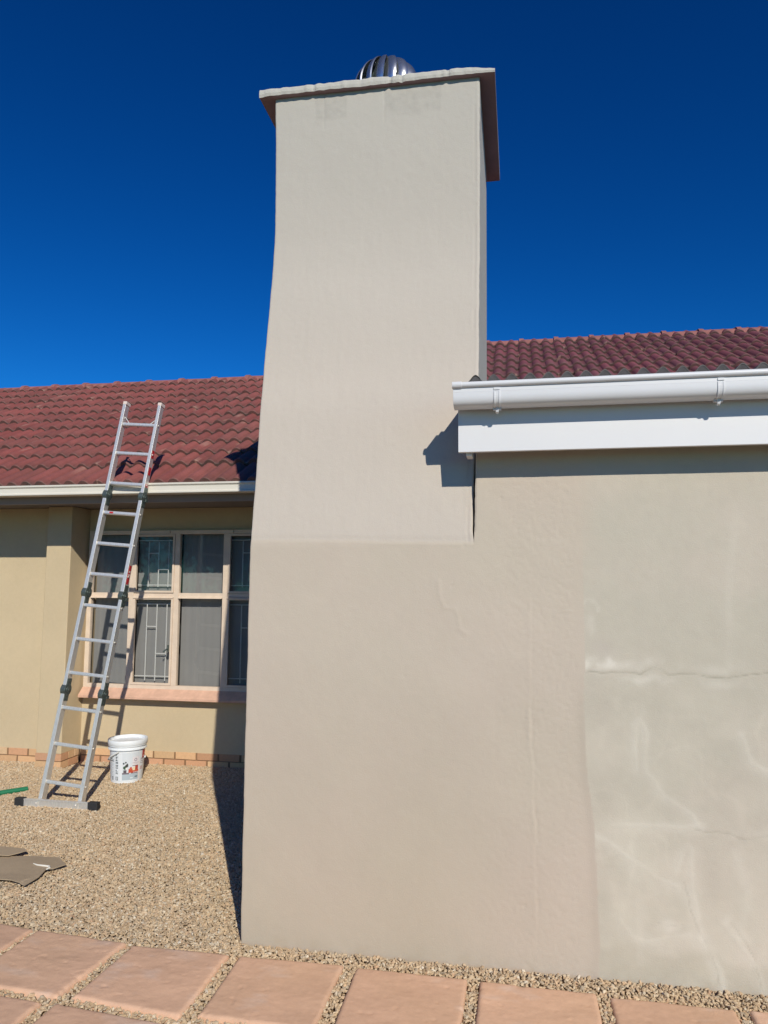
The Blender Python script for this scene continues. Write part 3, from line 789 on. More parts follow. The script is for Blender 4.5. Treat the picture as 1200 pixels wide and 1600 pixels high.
# --- tiled roofs
WAVE = .132
def wave(x, ph=0):
    u = ((x / WAVE + ph) % 1.0)
    return np.where(u < .72, np.sin(u / .72 * np.pi) ** .75 * .031, -.006 * np.sin((u - .72) / .28 * np.pi))
def tile_roof(name, x0, x1, ye, ze, pitch, gauge, yr, zr, parent, hip=None, seed=1, base=(143, 83, 77), label=None, first=.40):
    th = math.atan2(zr - ze, yr - ye); L = math.hypot(yr - ye, zr - ze)
    cu, su = math.cos(th), math.sin(th)
    nw = int((x1 - x0) / WAVE); per = 14
    xs = x0 + np.arange(nw * per + 1) * WAVE / per
    starts = [-.03] ; t = first
    while t < L: starts.append(t); t += gauge
    Vs = []; Fs = []; Cs = []; off = 0; r = np.random.default_rng(seed)
    for c, s in enumerate(starts):
        e = (starts[c + 1] + .03) if c + 1 < len(starts) else L + .01
        # each tile (two waves) gets a small own tilt and colour
        ti = ((xs - x0) / (2 * WAVE) + (0.0)).astype(int)
        nt = ti.max() + 1
        jit = r.uniform(-.004, .004, nt)[ti]; cj = r.uniform(.86, 1.12, nt)[ti]; hue = r.uniform(-1, 1, nt)[ti]
        sj = r.uniform(-.008, .008, nt)[ti]
        wv = wave(xs - x0)
        # rows: (along, lift)
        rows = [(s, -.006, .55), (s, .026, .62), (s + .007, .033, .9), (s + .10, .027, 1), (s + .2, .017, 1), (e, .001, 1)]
        lift_base = .0
        for k, (a, lf, cm) in enumerate(rows):
            aa = a + (sj if k < 4 else 0)
            hgt = wv + lf + (jit if k else 0)
            if k == 0: hgt = wv * .9 + lf
            Vs.append(np.stack([xs, ye + aa * cu - hgt * su, ze + aa * su + hgt * cu], 1))
            dirt = fbm(xs * 1.0, np.full_like(xs, a), 3.5, seed * 7 + 3, 4)
            col = np.array(srgb(*base))[None, :] * (cj)[:, None]
            col = col * np.stack([1 + .05 * hue, 1 - .05 * hue, 1 - .04 * hue], 1)
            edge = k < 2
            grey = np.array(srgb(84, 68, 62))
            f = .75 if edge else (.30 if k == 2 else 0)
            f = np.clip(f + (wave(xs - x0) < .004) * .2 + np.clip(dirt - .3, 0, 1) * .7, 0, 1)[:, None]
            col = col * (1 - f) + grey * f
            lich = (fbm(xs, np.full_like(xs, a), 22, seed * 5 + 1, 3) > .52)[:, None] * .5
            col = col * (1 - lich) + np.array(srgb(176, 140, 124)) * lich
            Cs.append(col)
        nx = len(xs); i = np.arange(nx - 1)
        for k in range(len(rows) - 1):
            q = np.stack([off + k * nx + i, off + k * nx + i + 1, off + (k + 1) * nx + i + 1, off + (k + 1) * nx + i], 1)
            if hip is not None:
                lim = hip - 0.0 - (L - (s + e) / 2) * cu
                q = q[(xs[:-1] > lim)]
            Fs.append(q)
        off += nx * len(rows)
    V = np.concatenate(Vs); F = np.concatenate(Fs); C = np.concatenate(Cs)
    me = raw_mesh(name, V - np.array(parent.location), quads=F, col=C, smooth=False)
    me.materials.append(M['tile'])
    o = link(bpy.data.objects.new(name, me), parent)
    if label: o['label'] = label
    return o
YR1, ZR1 = 5.35, 4.19
YR2, ZR2 = 5.35, 4.47
SL = (4.19 - 2.41) / (5.35 - 2.20)
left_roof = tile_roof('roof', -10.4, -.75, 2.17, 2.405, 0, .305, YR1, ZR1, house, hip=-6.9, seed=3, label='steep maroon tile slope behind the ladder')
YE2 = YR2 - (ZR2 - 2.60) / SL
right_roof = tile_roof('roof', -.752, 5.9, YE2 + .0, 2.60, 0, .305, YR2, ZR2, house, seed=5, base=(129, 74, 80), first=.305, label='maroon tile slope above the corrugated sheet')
bk = MB()
bk.add([(-6.9, YR1, ZR1), (-.76, YR1, ZR1), (-.76, 8.6, 2.35), (-10.4, 8.6, 2.35)], [(0, 1, 2, 3)])
bk.add([(-6.9, YR1 - .01, ZR1 - .01), (-10.4, 8.6, 2.35), (-10.4, 2.17, 2.35)], [(0, 1, 2)])
bk.add([(-.75, YR2, ZR2), (5.9, YR2, ZR2), (5.9, 8.6, 2.35), (-.75, 8.6, 2.35)], [(0, 1, 2, 3)])
bk.add([(-.755, YE2 + .05, 2.6), (-.755, YR2, ZR2 - .02), (-.755, 8.6, 2.36), (-.755, YE2 + .05, 2.34)], [(0, 1, 2, 3)])
bk.add([(5.88, 2.2, 2.38), (5.88, YR2, ZR2 - .02), (5.88, 8.6, 2.36)], [(0, 1, 2)])
M['backtile'] = mat('back_slope_tile', srgb(120, 54, 54), 0.8, var=.2, vscale=6)
build('back_slope', bk, M['backtile'], house, recalc=False)
# ridge tiles
def ridge(x0, x1, y, z, Lr, parent):
    mb = MB(); x = x0; j = 0
    while x < x1:
        xe = min(x + Lr, x1)
        pts = []
        for (xx, s) in ((x, 1.0), (x + .05, 1.0), (x + .055, .86), (xe + .012, .82)):
            for k in range(9):
                a = math.pi * k / 8
                pts.append((xx, y - .115 * s * math.cos(a), z - .045 + (.105 * s) * math.sin(a) ** .8 + random.uniform(-.002, .002)))
        o = len(mb.v); mb.v += pts
        for i in range(3):
            for k in range(8): a = o + i * 9 + k; mb.f.append((a, a + 1, a + 10, a + 9))
        mb.f.append(tuple(o + k for k in range(9)))
        x = xe; j += 1
    return mb
M['ridge'] = mat('ridge_tile', srgb(148, 96, 90), 0.85, var=.22, vscale=9, bump=.002, bscale=80, var2=.16, v2scale=30)
build('ridge', ridge(-6.95, -.75, YR1, ZR1, .45, house), M['ridge'], left_roof, smooth=False)
build('ridge', ridge(-.75, 5.9, YR2, ZR2, .40, house), M['ridge'], right_roof, smooth=False)
M['pale_mortar'] = mat('ridge_mortar', srgb(188, 160, 148), 0.9, var=.2, vscale=25)
for yy, zz, xa, xb, par in ((YR1, ZR1, -6.9, -.76, left_roof), (YR2, ZR2, -.75, 5.9, right_roof)):
    m_ = MB(); n = int((xb - xa) / .02)
    for i in range(n + 1):
        x = xa + (xb - xa) * i / n; r = .006 * random.random()
        m_.v += [(x, yy - .105, zz - .075), (x, yy - .125 - r, zz - .050), (x, yy - .108, zz - .030 + r)]
    for i in range(n):
        for k in (0, 1): a = i * 3 + k; m_.f.append((a, a + 3, a + 4, a + 1))
    build('ridge_mortar', m_, M['ridge'], par, recalc=False)

# ---------------------------------------------------------------- ladder
B = Vector((-3.272, 1.672, 0.0)); T = Vector((-3.018, 2.171, 3.075))
az_ = (T - B).normalized(); ax_ = Vector((1, 0, 0)); ax_ = (ax_ - az_ * ax_.dot(az_)).normalized(); ay_ = az_.cross(ax_)
ladder = empty('ladder', B, 'folding aluminium ladder leaning from the gravel against the cream gutter', 'ladder')
LP = lambda u, v, t: B + ax_ * u + ay_ * v + az_ * t       # u across, v back, t along
Ltot = (T - B).length
hw_ = .156
def tz(z): return z / az_.z
folds = [tz(.803), tz(1.527), tz(2.305)]
secs = [(.02, folds[0] - .02), (folds[0] + .02, folds[1] - .02), (folds[1] + .02, folds[2] - .02), (folds[2] + .02, Ltot)]
def chan(mb, u, t0, t1, wid, dep, side):
    th = .0035
    c = (t0 + t1) / 2; hl = (t1 - t0) / 2
    def bx(cu, cv, hu, hv): mb.obox(LP(cu, cv, c), ax_, ay_, az_, hu, hv, hl)
    bx(u, dep / 2, wid / 2, dep / 2)
    return mb
for si, (t0, t1) in enumerate(secs):
    for side in (-1, 1):
        mb = MB(); wd = .024 if si % 2 == 0 else .021
        chan(mb, side * hw_, t0, t1, wd, .056, side)
        # raised lips at front and back faces
        mb.obox(LP(side * (hw_ + .001), -.0015, (t0 + t1) / 2), ax_, ay_, az_, wd / 2 + .0025, .002, (t1 - t0) / 2)
        build('rail', mb, M['alu'], ladder, bevel=.001)
for z in (.158, .42, .676, .928, 1.178, 1.433, 1.674, 1.915, 2.162, 2.403, 2.655, 2.901):
    mb = MB(); t = tz(z)
    mb.obox(LP(0, .022, t), ax_, ay_, az_, hw_ - .012, .014, .0125)
    mb.obox(LP(0, .006, t), ax_, ay_, az_, hw_ - .013, .002, .0085)
    mb.tube([LP(hw_ + .013, .022, t), LP(hw_ + .018, .022, t)], .008, 8); mb.tube([LP(-hw_ - .013, .022, t), LP(-hw_ - .018, .022, t)], .008, 8)
    build('rung', mb, M['alu'], ladder, bevel=.0015)
for t in folds:
    for side in (-1, 1):
        mb = MB(); u0 = side * hw_
        c = LP(0, .028, t)
        for (ua, ub, r) in ((u0 - .019, u0 + .019, .044), (u0 - .024, u0 + .024, .026), (u0 - .029, u0 + .029, .011)):
            mb.tube([LP(ua, .026, t), LP(ub, .026, t)], r, 20)
        for k in range(6):
            a = k * math.pi / 3
            mb.tube([LP(u0 - .0225, .026 + .035 * math.cos(a), t + .035 * math.sin(a)), LP(u0 + .0215, .026 + .035 * math.cos(a), t + .035 * math.sin(a))], .0055, 6)
        for dt in (-.062, .062):
            mb.obox(LP(u0, .030, t + dt * .75), ax_, ay_, az_, .0165, .025, .036)
            for q in (-.015, .015): mb.tube([LP(u0 - .020, .030, t + dt * .8 + q), LP(u0 + .020, .030, t + dt * .8 + q)], .0045, 6)
        mb.obox(LP(u0 + side * .024, .052, t - .02), ax_, ay_, az_, .004, .018, .012)
        build('hinge', mb, M['hinge'], ladder, bevel=.001)
st = MB(); zc = .031
st.box(-3.553, -2.972, 1.640, 1.668, zc - .024, zc + .026)
st.box(-3.553, -2.972, 1.637, 1.641, zc + .018, zc + .028)
foot = build('stabiliser_bar', st, M['alu'], ladder, bevel=.002)
for xa, xb in ((-3.60, -3.528), (-3.02, -2.945)):
    f_ = MB(); f_.box(xa, xb, 1.632, 1.676, -.002, .062); f_.box(xa + .01, xb - .01, 1.628, 1.68, -.006, .010)
    build('rubber_foot', f_, M['rubber'], foot, bevel=.004)
for side in (-1, 1):
    bo = MB()
    bo.box(B.x + side * hw_ - .016, B.x + side * hw_ + .016, 1.633, 1.637, .008, .058)
    bo.tube([(B.x + side * hw_, 1.638, .034), (B.x + side * hw_, 1.628, .034)], .006, 8)
    build('bolt_plate', bo, M['alu'], ladder)
for side in (-1, 1):
    c_ = MB(); c_.obox(LP(side * hw_, .029, Ltot + .004), ax_, ay_, az_, .0165, .034, .014)
    build('end_cap', c_, M['plug'], ladder, bevel=.004)
    br = MB(); t = tz(2.901); br.tube([LP(side * (hw_ - .012), .03, t + .065), LP(side * (hw_ - .062), .022, t + .012)], .004, 6)
    build('brace', br, M['alu'], ladder)
for (za, zb) in ((1.60, 1.78), (2.48, 2.56), (2.62, 2.70), (2.36, 2.42)):
    s_ = MB(); s_.obox(LP(hw_ + .0126, .030, (tz(za) + tz(zb)) / 2), ax_, ay_, az_, .0006, .016, (tz(zb) - tz(za)) / 2 * .8)
    build('sticker', s_, M['red'], ladder)
s_ = MB(); s_.obox(LP(-.075, .0032, tz(2.162)), ax_, ay_, az_, .016, .0006, .007); build('sticker', s_, M['red'], ladder)
s_ = MB()
for q in (0.03, .055): s_.obox(LP(hw_ + .0134, .030, tz(1.66) + q), ax_, ay_, az_, .0004, .011, .007)
build('sticker_text', s_, M['plug'], ladder)

# ---------------------------------------------------------------- bucket
BK = (-3.185, 2.455, .0)
bucket = empty('bucket', BK, 'white plastic paint bucket with printed label standing beside the ladder', 'bucket')
BH = .335
def brad(z): return .122 + .020 * z / BH
bm_ = MB(); bm_.lathe([(.118, .0), (.122, .004), (brad(.24), .24), (brad(.262), .262), (.152, .264), (.152, .272), (.1445, .274), (.145, .290), (.1525, .292), (.1535, BH - .004), (.151, BH), (.147, BH), (.138, .29), (.116, .05), (.0, .048)], BK, 64)
build('body', bm_, M['bucket'], bucket, smooth=False)
for p in bucket.children[0].data.polygons: p.use_smooth = True
bucket.children[0].modifiers.new('e', 'EDGE_SPLIT').split_angle = R(35)
lid = MB(); lid.lathe([(.130, .316), (.1405, .318), (.1435, BH + .004), (.1545, BH + .005), (.1575, BH), (.1570, BH - .030), (.1545, BH - .034), (.1548, BH - .02), (.1500, BH + .0015), (.1465, BH + .0012)], BK, 64, False)
ld = build('lid', lid, M['bucket'], bucket, smooth=True); ld.modifiers.new('e', 'EDGE_SPLIT').split_angle = R(35)
dsc = MB(); dsc.lathe([(0.0, .3175), (.131, .3175)], BK, 64, False); build('lid_top', dsc, M['bucket'], bucket)
# wire handle hanging on the left, front
def bp_(a, z, r=None):
    r = (brad(z) + .002) if r is None else r
    return (BK[0] + r * math.cos(a), BK[1] + r * math.sin(a), z)
CAMA = math.atan2(-CAM_D - BK[1], 0 - BK[0])         # angle of the side facing the camera
M['handle'] = mat('bucket_handle', srgb(225, 225, 222), .4)
hp = []
for i in range(21):
    t = i / 20; a = CAMA - R(84) + R(56) * t; hp.append(bp_(a, .178 + .078 * t, .146 + .004 * math.sin(t * 3.14)))
hm = MB(); hm.tube(hp, .0066, 8); build('handle', hm, M['handle'], bucket, smooth=True)
for q_ in (-90, 90):
    ear = MB(); ear.tube([bp_(CAMA + R(q_), .18, .125), bp_(CAMA + R(q_), .18, .143)], .010, 12); build('handle_lug', ear, M['bucket'], bucket)
# printed artwork: raster painted on a curved patch of the label
def art():
    W_, H_ = 150, 120
    a0, a1 = CAMA - R(86), CAMA + R(88); z0, z1 = .018, .258
    ui = (np.arange(W_) + .5) / W_; vi = (np.arange(H_) + .5) / H_
    U_, V_ = np.meshgrid(ui, vi)                       # V up
    C = np.ones((H_, W_, 3)) * np.array(srgb(226, 230, 234))
    def rect(u0, u1, v0, v1, c, al=1.0):
        m = (U_ >= u0) & (U_ < u1) & (V_ >= v0) & (V_ < v1); C[m] = C[m] * (1 - al) + np.array(srgb(*c)) * al
    def disc(u, v, r, c, r0=0):
        d = np.hypot((U_ - u) * 1.75, V_ - v); m = (d < r) & (d >= r0); C[m] = np.array(srgb(*c))
    rect(.40, .74, .05, .27, (178, 190, 198)); rect(.40, .74, .27, .95, (214, 219, 224)); rect(.60, .74, .27, .80, (228, 220, 222))
    # plant in a pot
    disc(.455, .46, .060, (62, 88, 66)); disc(.49, .52, .05, (70, 70, 66)); disc(.43, .60, .030, (40, 44, 44)); disc(.47, .63, .028, (60, 62, 62)); disc(.50, .57, .03, (70, 70, 66)); disc(.485, .44, .03, (226, 228, 222))
    rect(.43, .49, .27, .38, (96, 90, 96)); rect(.40, .54, .24, .29, (120, 112, 120))
    # armchairs and table, orange and red
    rect(.53, .62, .28, .42, (196, 84, 60)); disc(.57, .43, .045, (202, 100, 76)); rect(.62, .74, .30, .37, (200, 96, 70)); rect(.66, .73, .37, .52, (190, 76, 60)); rect(.61, .66, .36, .47, (236, 220, 180)); rect(.58, .73, .255, .285, (120, 66, 64)); rect(.60, .73, .50, .52, (60, 50, 52))
    rect(.66, .73, .12, .17, (110, 126, 134)); rect(.56, .62, .10, .13, (214, 224, 228))
    disc(.665, .70, .055, (150, 140, 150), .032); rect(.60, .74, .60, .612, (130, 112, 120)); rect(.62, .72, .56, .57, (170, 156, 160))
    rect(.745, .775, .05, .62, (238, 224, 216)); rect(.78, .93, .60, .615, (140, 120, 124)); rect(.78, .92, .54, .555, (150, 130, 134)); rect(.78, .9, .65, .72, (196, 184, 190)); rect(.79, .86, .33, .45, (196, 130, 116), .6)
    rect(.83, .985, .70, .985, (186, 40, 54)); disc(.925, .85, .030, (236, 190, 190)); rect(.86, .90, .74, .79, (238, 200, 200)); rect(.82, .90, .70, .715, (60, 40, 44))
    # small print on the left
    for k in range(22):
        v = .20 + k * .030
        if 6 < k < 8: continue
        rect(.04 + .01 * (k % 3), .21 - .02 * ((k * 7) % 4), v, v + .009, (120, 128, 134), .55)
    rect(.06, .215, .66, .685, (60, 68, 72)); rect(.09, .21, .72, .73, (90, 96, 100))
    disc(.07, .13, .035, (130, 134, 138)); rect(.155, .185, .04, .17, (92, 98, 102)); rect(.165, .18, .09, .12, (200, 204, 206))
    # letters stacked up the side, turned a quarter turn
    FONT = {'C': ['111', '100', '100', '100', '111'], 'E': ['111', '100', '110', '100', '111'], 'R': ['110', '101', '110', '101', '101'], 'O': ['111', '101', '101', '101', '111'],
            'U': ['101', '101', '101', '101', '111'], 'V': ['101', '101', '101', '101', '010'], 'L': ['100', '100', '100', '100', '111']}
    for k, ch in enumerate('CEROUVLR'):
        vt = .90 - k * .0845
        for r_, row in enumerate(FONT[ch]):
            for c_, b_ in enumerate(row):
                if b_ == '1': rect(.262 + c_ * .0165, .262 + (c_ + 1) * .0165, vt - (r_ + 1) * .0118, vt - r_ * .0118, (64, 74, 80))
    rect(.255, .315, .04, .17, (96, 104, 108), .85); rect(.27, .285, .06, .15, (205, 210, 212)); rect(.295, .302, .09, .15, (205, 210, 212))
    ua = np.arange(W_ + 1) / W_; va = np.arange(H_ + 1) / H_
    A, Zz = np.meshgrid(a0 + (a1 - a0) * ua, z0 + (z1 - z0) * va)
    rr = brad(Zz) + .0009
    V = np.stack([BK[0] + rr * np.cos(A), BK[1] + rr * np.sin(A), BK[2] + Zz], -1).reshape(-1, 3) - np.array(BK)
    F = grid_faces(W_ + 1, H_ + 1)
    me = raw_mesh('printed_label', V, quads=F, col=None)
    at = me.color_attributes.new('paint', 'FLOAT_COLOR', 'CORNER')
    c4 = np.ones((len(F), 4, 4), np.float32); c4[:, :, :3] = C.reshape(-1, 1, 3); at.data.foreach_set('color', c4.ravel())
    me.materials.append(M['bucketart'])
    return link(bpy.data.objects.new('printed_label', me), bucket)
art()

# ---------------------------------------------------------------- green pipe and flattened cardboard
pp = MB(); p0 = Vector((-3.76, 2.0, .020)); p1 = Vector((-4.55, 1.05, .018))
pp.tube([p0, p0.lerp(p1, .3) + Vector((0, 0, .004)), p0.lerp(p1, .7), p1], .019, 12)
tag(build('green_pipe', pp, M['hose'], smooth=True), 'green plastic pipe lying on the gravel left of the ladder', 'pipe')

def sheet_obj(name, poly, label, zf, crease=None, thick=.004, base=(176, 156, 130), string=False):
    """flat irregular sheet, triangulated on a grid inside the outline"""
    P = np.array(poly); x0, y0 = P.min(0); x1, y1 = P.max(0)
    import bmesh
    bm = bmesh.new()
    n = []
    for i in range(len(P)):
        a = P[i]; b = P[(i + 1) % len(P)]; L_ = max(1, int(np.hypot(*(b - a)) / .02))
        for k in range(L_):
            q = a + (b - a) * k / L_; n.append(bm.verts.new((q[0], q[1], 0)))
    f = bm.faces.new(n); r = bmesh.ops.triangulate(bm, faces=[f])
    for _ in range(2): bmesh.ops.subdivide_edges(bm, edges=[e for e in bm.edges if e.calc_length() > .03], cuts=1, use_grid_fill=False); bmesh.ops.triangulate(bm, faces=[f for f in bm.faces if len(f.verts) > 3])
    for v in bm.verts: v.co.z = zf(v.co.x, v.co.y)
    r = bmesh.ops.extrude_face_region(bm, geom=list(bm.faces)); 
    for v in [g_ for g_ in r['geom'] if isinstance(g_, bmesh.types.BMVert)]: v.co.z -= thick
    bmesh.ops.recalc_face_normals(bm, faces=bm.faces)
    c = P.mean(0); c3 = Vector((c[0], c[1], 0))
    for v in bm.verts: v.co -= c3
    me = bpy.data.meshes.new(name); bm.to_mesh(me); bm.free()
    xy = np.array([(v.co.x + c[0], v.co.y + c[1]) for v in me.vertices])
    nz = fbm(xy[:, 0], xy[:, 1], 6, 301, 3)
    col = np.array(srgb(*base))[None, :] * (1 + .12 * nz)[:, None]
    at = me.color_attributes.new('paint', 'FLOAT_COLOR', 'POINT'); c4 = np.ones((len(xy), 4), np.float32); c4[:, :3] = col; at.data.foreach_set('color', c4.ravel())
    me.materials.append(M['card'])
    o = bpy.data.objects.new(name, me); o.location = c3; link(o)
    return tag(o, label, 'cardboard', 'flattened cardboard on the gravel')
nz_ = lambda x, y, s: float(vn(np.array(x * s), np.array(y * s), 311))
main = sheet_obj('cardboard_sheet', [(-3.25, .62), (-2.97, .665), (-2.85, .70), (-2.78, .72), (-2.70, .715), (-2.62, .718), (-2.517, .632), (-2.552, .562), (-2.585, .555), (-2.558, .452), (-2.558, .40), (-2.562, .338), (-2.67, .375), (-2.75, .375), (-3.1, .30), (-3.3, .42)],
                 'largest brown flattened cardboard sheet, lying across the others with a white line', lambda x, y: .030 + .016 * nz_(x, y, 5) + .012 * max(0, (.46 - y)) * 4 * (x < -2.6) )
sheet_obj('cardboard_sheet', [(-3.30, .77), (-3.03, .772), (-2.88, .768), (-2.85, .748), (-2.862, .712), (-2.90, .655), (-3.05, .65), (-3.3, .64)], 'brown cardboard sheet at the back, its edge lifting over the largest sheet', lambda x, y: .046 + .010 * nz_(x, y, 4) + .02 * max(0, x + 3.0))
sheet_obj('cardboard_sheet', [(-3.2, .22), (-2.80, .325), (-2.69, .325), (-2.63, .36), (-2.66, .43), (-3.2, .45)], 'small cardboard corner poking out under the front of the largest sheet', lambda x, y: .010 + .006 * nz_(x, y, 6), base=(150, 134, 112))
sg = MB(); cx = main.location
pts = [(-2.70, .60), (-2.665, .585), (-2.62, .582), (-2.585, .578), (-2.572, .560), (-2.575, .540)]
sg.tube([(x, y, .030 + .016 * nz_(x, y, 5) + .003) for x, y in pts], [.002, .004, .005, .006, .006, .004], 8)  # thin white line laid along the largest sheet
build('white_line', sg, M['white'], main, smooth=True)

# ---------------------------------------------------------------- paving slabs
SL_ = [  # corners TL TR BR BL, label
 ([(-2.62, -.02), (-2.216, -.072), (-2.235, -.505), (-2.66, -.45)], 'leftmost terracotta paver, cut off by the left edge of the photo'),
 ([(-2.183, -.079), (-1.728, -.112), (-1.765, -.556), (-2.205, -.520)], 'terracotta paver second from the left in the back row'),
 ([(-1.690, -.124), (-1.240, -.124), (-1.246, -.588), (-1.706, -.543)], 'terracotta paver with pale scuffs, below the foot of the chimney shadow'),
 ([(-1.192, -.127), (-.738, -.118), (-.742, -.575), (-1.182, -.570)], 'terracotta paver just right of the chimney corner'),
 ([(-.680, -.123), (-.223, -.131), (-.226, -.58), (-.676, -.575)], 'terracotta paver fourth from the right, under the middle of the chimney'),
 ([(-.173, -.131), (.280, -.136), (.284, -.59), (-.170, -.585)], 'terracotta paver third from the right, in front of the vertical wall joint'),
 ([(.330, -.152), (.780, -.150), (.786, -.60), (.336, -.60)], 'terracotta paver second from the right, below the unpainted wall'),
 ([(.832, -.146), (1.29, -.150), (1.29, -.60), (.836, -.60)], 'rightmost terracotta paver, only a corner showing'),
 ([(-2.70, -.50), (-2.275, -.556), (-2.29, -1.0), (-2.72, -.95)], 'front row paver at the very left edge'),
 ([(-2.235, -.560), (-1.800, -.598), (-1.815, -1.05), (-2.25, -1.01)], 'front row paver in the bottom left corner of the photo'),
 ([(-1.745, -.590), (-1.262, -.636), (-1.27, -1.09), (-1.76, -1.05)], 'front row paver below the scuffed one, top edge showing'),
 ([(-1.205, -.625), (-.745, -.630), (-.75, -1.08), (-1.21, -1.08)], 'front row paver below the one right of the chimney corner')]
polys = []
def make_slab(P, label, k):
    P = np.array(P, float); polys.append(P); c = P.mean(0); n = 60
    u = np.linspace(0, 1, n); U_, V_ = np.meshgrid(u, u, indexing='xy')
    TL, TR, BR, BL = P
    XY = (BL[None, None] * (1 - U_)[..., None] + BR * U_[..., None]) * (1 - V_)[..., None] + (TL * (1 - U_)[..., None] + TR * U_[..., None]) * V_[..., None]
    X, Y = XY[..., 0].ravel(), XY[..., 1].ravel()
    wob = .004 * fbm(X, Y, 9, 401 + k, 3)
    X = X + wob; Y = Y + .004 * fbm(X, Y, 9, 431 + k, 3)
    H = .024 + .0042 * fbm(X, Y * 1.7, 5, 411 + k, 4) + .0018 * np.abs(fbm(X + Y, Y * 3, 12, 421 + k, 3))
    e = np.minimum(np.minimum(U_, 1 - U_), np.minimum(V_, 1 - V_)).ravel() * .45
    H -= np.where(e < .012, (.012 - e) ** 2 * 60, 0)
    H -= .004 * np.clip(fbm(X, Y, 26, 481 + k, 3) - .25, 0, 1) * np.clip(1 - e / .03, 0, 1) * 3
    H -= .0022 * (fbm(X, Y, 34, 491 + k, 2) > .50)
    col = np.array(srgb(219, 178, 148))[None, :] * (1 + .08 * fbm(X, Y, 3, 441 + k, 3) + .06 * fbm(X, Y * 1.6, 14, 451 + k, 3) + .05 * fbm(X, Y, 60, 455 + k, 2))[:, None] * rng.uniform(.94, 1.05)
    pale = np.clip(fbm(X, Y * 2, 6, 461 + k, 4) - (.12 if k == 2 else .30), 0, 1)[:, None] * 1.6
    pale = np.clip(pale, 0, .75)
    col = col * (1 - pale) + np.array(srgb(224, 198, 180)) * pale
    yel = np.clip(fbm(X, Y, 2.5, 471 + k, 2), 0, 1)[:, None] * .5
    col = col * (1 - yel) + np.array(srgb(212, 176, 140)) * yel
    V = np.stack([X, Y, H], 1)
    F = grid_faces(n, n)
    # skirt
    idx = np.arange(n * n).reshape(n, n)
    loop = np.concatenate([idx[0, :], idx[1:, -1], idx[-1, -2::-1], idx[-2:0:-1, 0]])
    S = V[loop].copy(); S[:, 2] = -.03; S[:, :2] += (S[:, :2] - c) * .006; o = len(V)
    V = np.concatenate([V, S]); m = len(loop); a = np.arange(m); b = (a + 1) % m
    F = np.concatenate([F, np.stack([o + a, o + b, loop[b], loop[a]], 1)])
    col = np.concatenate([col, col[loop]])
    V[:, :2] -= c
    me = raw_mesh('paver', V, quads=F, col=col); me.materials.append(M['slab'])
    ob = bpy.data.objects.new('paver', me); ob.location = (c[0], c[1], 0); link(ob)
    es = ob.modifiers.new('e', 'EDGE_SPLIT'); es.split_angle = R(50)
    tag(ob, label, 'paver', 'terracotta pavers in the gravel')
for k, (P, lb) in enumerate(SL_): make_slab(P, lb, k)

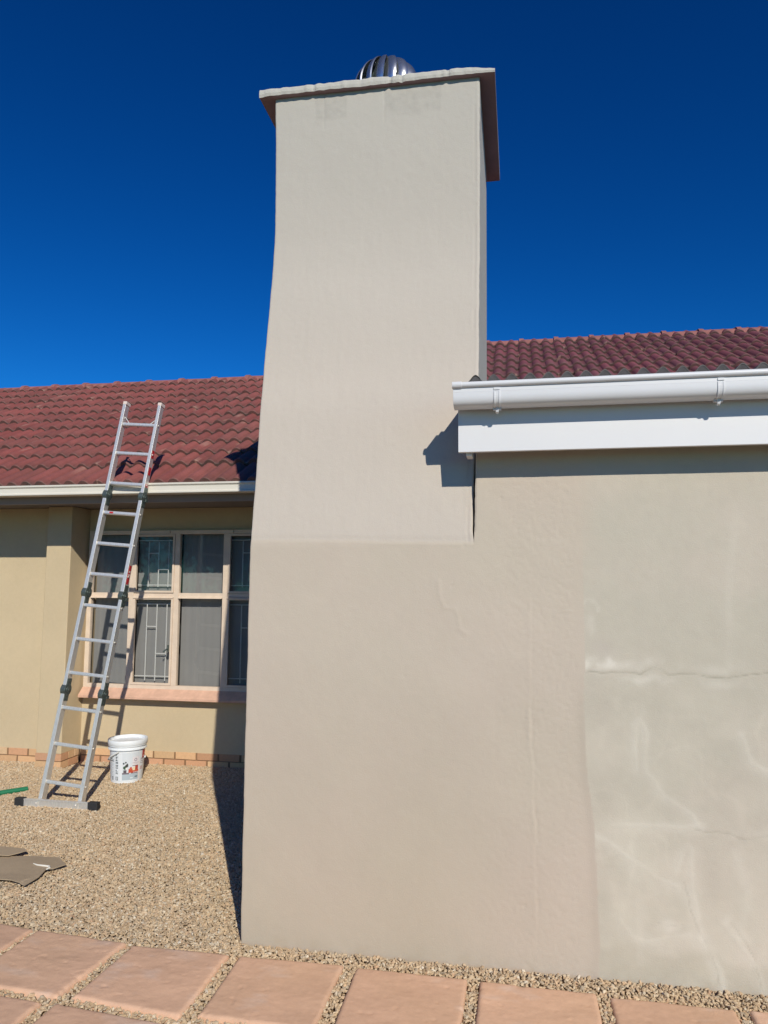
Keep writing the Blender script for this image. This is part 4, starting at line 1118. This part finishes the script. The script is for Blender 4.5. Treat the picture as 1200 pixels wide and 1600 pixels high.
# ---------------------------------------------------------------- gravel
def inside(px, py, P, grow=0.0):
    c = P.mean(0); Q = c + (P - c) * (1 + grow)
    m = np.ones(px.shape, bool)
    for i in range(4):
        a = Q[i]; b = Q[(i + 1) % 4]
        m &= ((b[0] - a[0]) * (py - a[1]) - (b[1] - a[1]) * (px - a[0])) < 0
    return m
def gravel():
    def field(x0, x1, y0, y1, sp):
        nx = int((x1 - x0) / sp); ny = int((y1 - y0) / sp)
        gx, gy = np.meshgrid(np.arange(nx), np.arange(ny))
        return x0 + (gx.ravel() + rng.random(nx * ny)) * sp, y0 + (gy.ravel() + rng.random(nx * ny)) * sp
    A = field(-6.6, -1.1, -.2, 3.0, .0110); Bf = field(-3.0, 2.0, -1.15, .05, .0112)
    X = np.concatenate([A[0][A[1] > .05], Bf[0]]); Y = np.concatenate([A[1][A[1] > .05], Bf[1]])
    m = ~((X > -1.235) & (Y > -.004))
    m &= ~((Y > LY - .01) & (X < -4.17)); m &= ~((Y > PY - .01) & (X > -4.19) & (X < -3.91)); m &= ~((Y > WY - .01) & (X >= -3.92))
    for P in polys: m &= ~inside(X, Y, P, .002)
    X = X[m]; Y = Y[m]; n = len(X)
    # icosahedron
    p = (1 + 5 ** .5) / 2
    ico = np.array([(-1, p, 0), (1, p, 0), (-1, -p, 0), (1, -p, 0), (0, -1, p), (0, 1, p), (0, -1, -p), (0, 1, -p), (p, 0, -1), (p, 0, 1), (-p, 0, -1), (-p, 0, 1)]) / math.hypot(1, p)
    tri = np.array([(0, 11, 5), (0, 5, 1), (0, 1, 7), (0, 7, 10), (0, 10, 11), (1, 5, 9), (5, 11, 4), (11, 10, 2), (10, 7, 6), (7, 1, 8), (3, 9, 4), (3, 4, 2), (3, 2, 6), (3, 6, 8), (3, 8, 9), (4, 9, 5), (2, 4, 11), (6, 2, 10), (8, 6, 7), (9, 8, 1)])
    V = np.tile(ico[None], (n, 1, 1)) * (1 + rng.uniform(-.28, .28, (n, 12, 1)))
    a = .0056 + .0046 * rng.random(n) ** 1.8; big = rng.random(n) > .992; a[big] *= 1.5
    S = np.stack([a * rng.uniform(1.0, 1.45, n), a * rng.uniform(.7, 1.0, n), a * rng.uniform(.35, .75, n)], 1)
    V *= S[:, None, :]
    # random rotations: mostly lying, some on edge
    q = rng.normal(size=(n, 4)); tilt = rng.random(n)[:, None]; q[:, 1:3] *= .15 + .9 * (tilt > .6); q /= np.linalg.norm(q, axis=1)[:, None]
    w_, x_, y_, z_ = q.T
    Rm = np.stack([1 - 2 * (y_ ** 2 + z_ ** 2), 2 * (x_ * y_ - w_ * z_), 2 * (x_ * z_ + w_ * y_), 2 * (x_ * y_ + w_ * z_), 1 - 2 * (x_ ** 2 + z_ ** 2), 2 * (y_ * z_ - w_ * x_), 2 * (x_ * z_ - w_ * y_), 2 * (y_ * z_ + w_ * x_), 1 - 2 * (x_ ** 2 + y_ ** 2)], 1).reshape(n, 3, 3)
    V = np.einsum('nij,nkj->nki', Rm, V)
    base = .002 + .0060 * rng.random(n) ** 1.3 + .010 * fbm(X, Y, 2.2, 501, 3)
    nearslab = (Y < .02); base = np.where(nearslab, .005 + .009 * rng.random(n), base)
    V += np.stack([X, Y, base], 1)[:, None, :]
    pal = np.array([srgb(*c) for c in ((208, 182, 146), (196, 168, 130), (214, 194, 162), (180, 152, 118), (202, 176, 142), (172, 158, 136), (222, 208, 182), (208, 174, 136), (186, 168, 142), (232, 222, 202), (160, 136, 106), (196, 154, 118))])
    wts = np.array([.17, .15, .12, .10, .12, .07, .06, .07, .05, .02, .05, .02]); wts /= wts.sum()
    C = pal[rng.choice(len(pal), n, p=wts)]; mean = (pal * wts[:, None]).sum(0); C = (C * .66 + mean * .34) * rng.uniform(.92, 1.08, (n, 1)); C = C * .93 + C.mean(1, keepdims=True) * .07
    F = (np.arange(n)[:, None, None] * 12 + tri[None]).reshape(-1, 3)
    me = raw_mesh('gravel', V.reshape(-1, 3), tris=F, col=np.repeat(C, 12, 0), smooth=False)
    me.materials.append(M['stone'])
    o = link(bpy.data.objects.new('gravel', me))
    return tag(o, 'loose tan gravel chips covering the yard', 'gravel', kind='stuff'), n
print('gravel stones', gravel()[1])
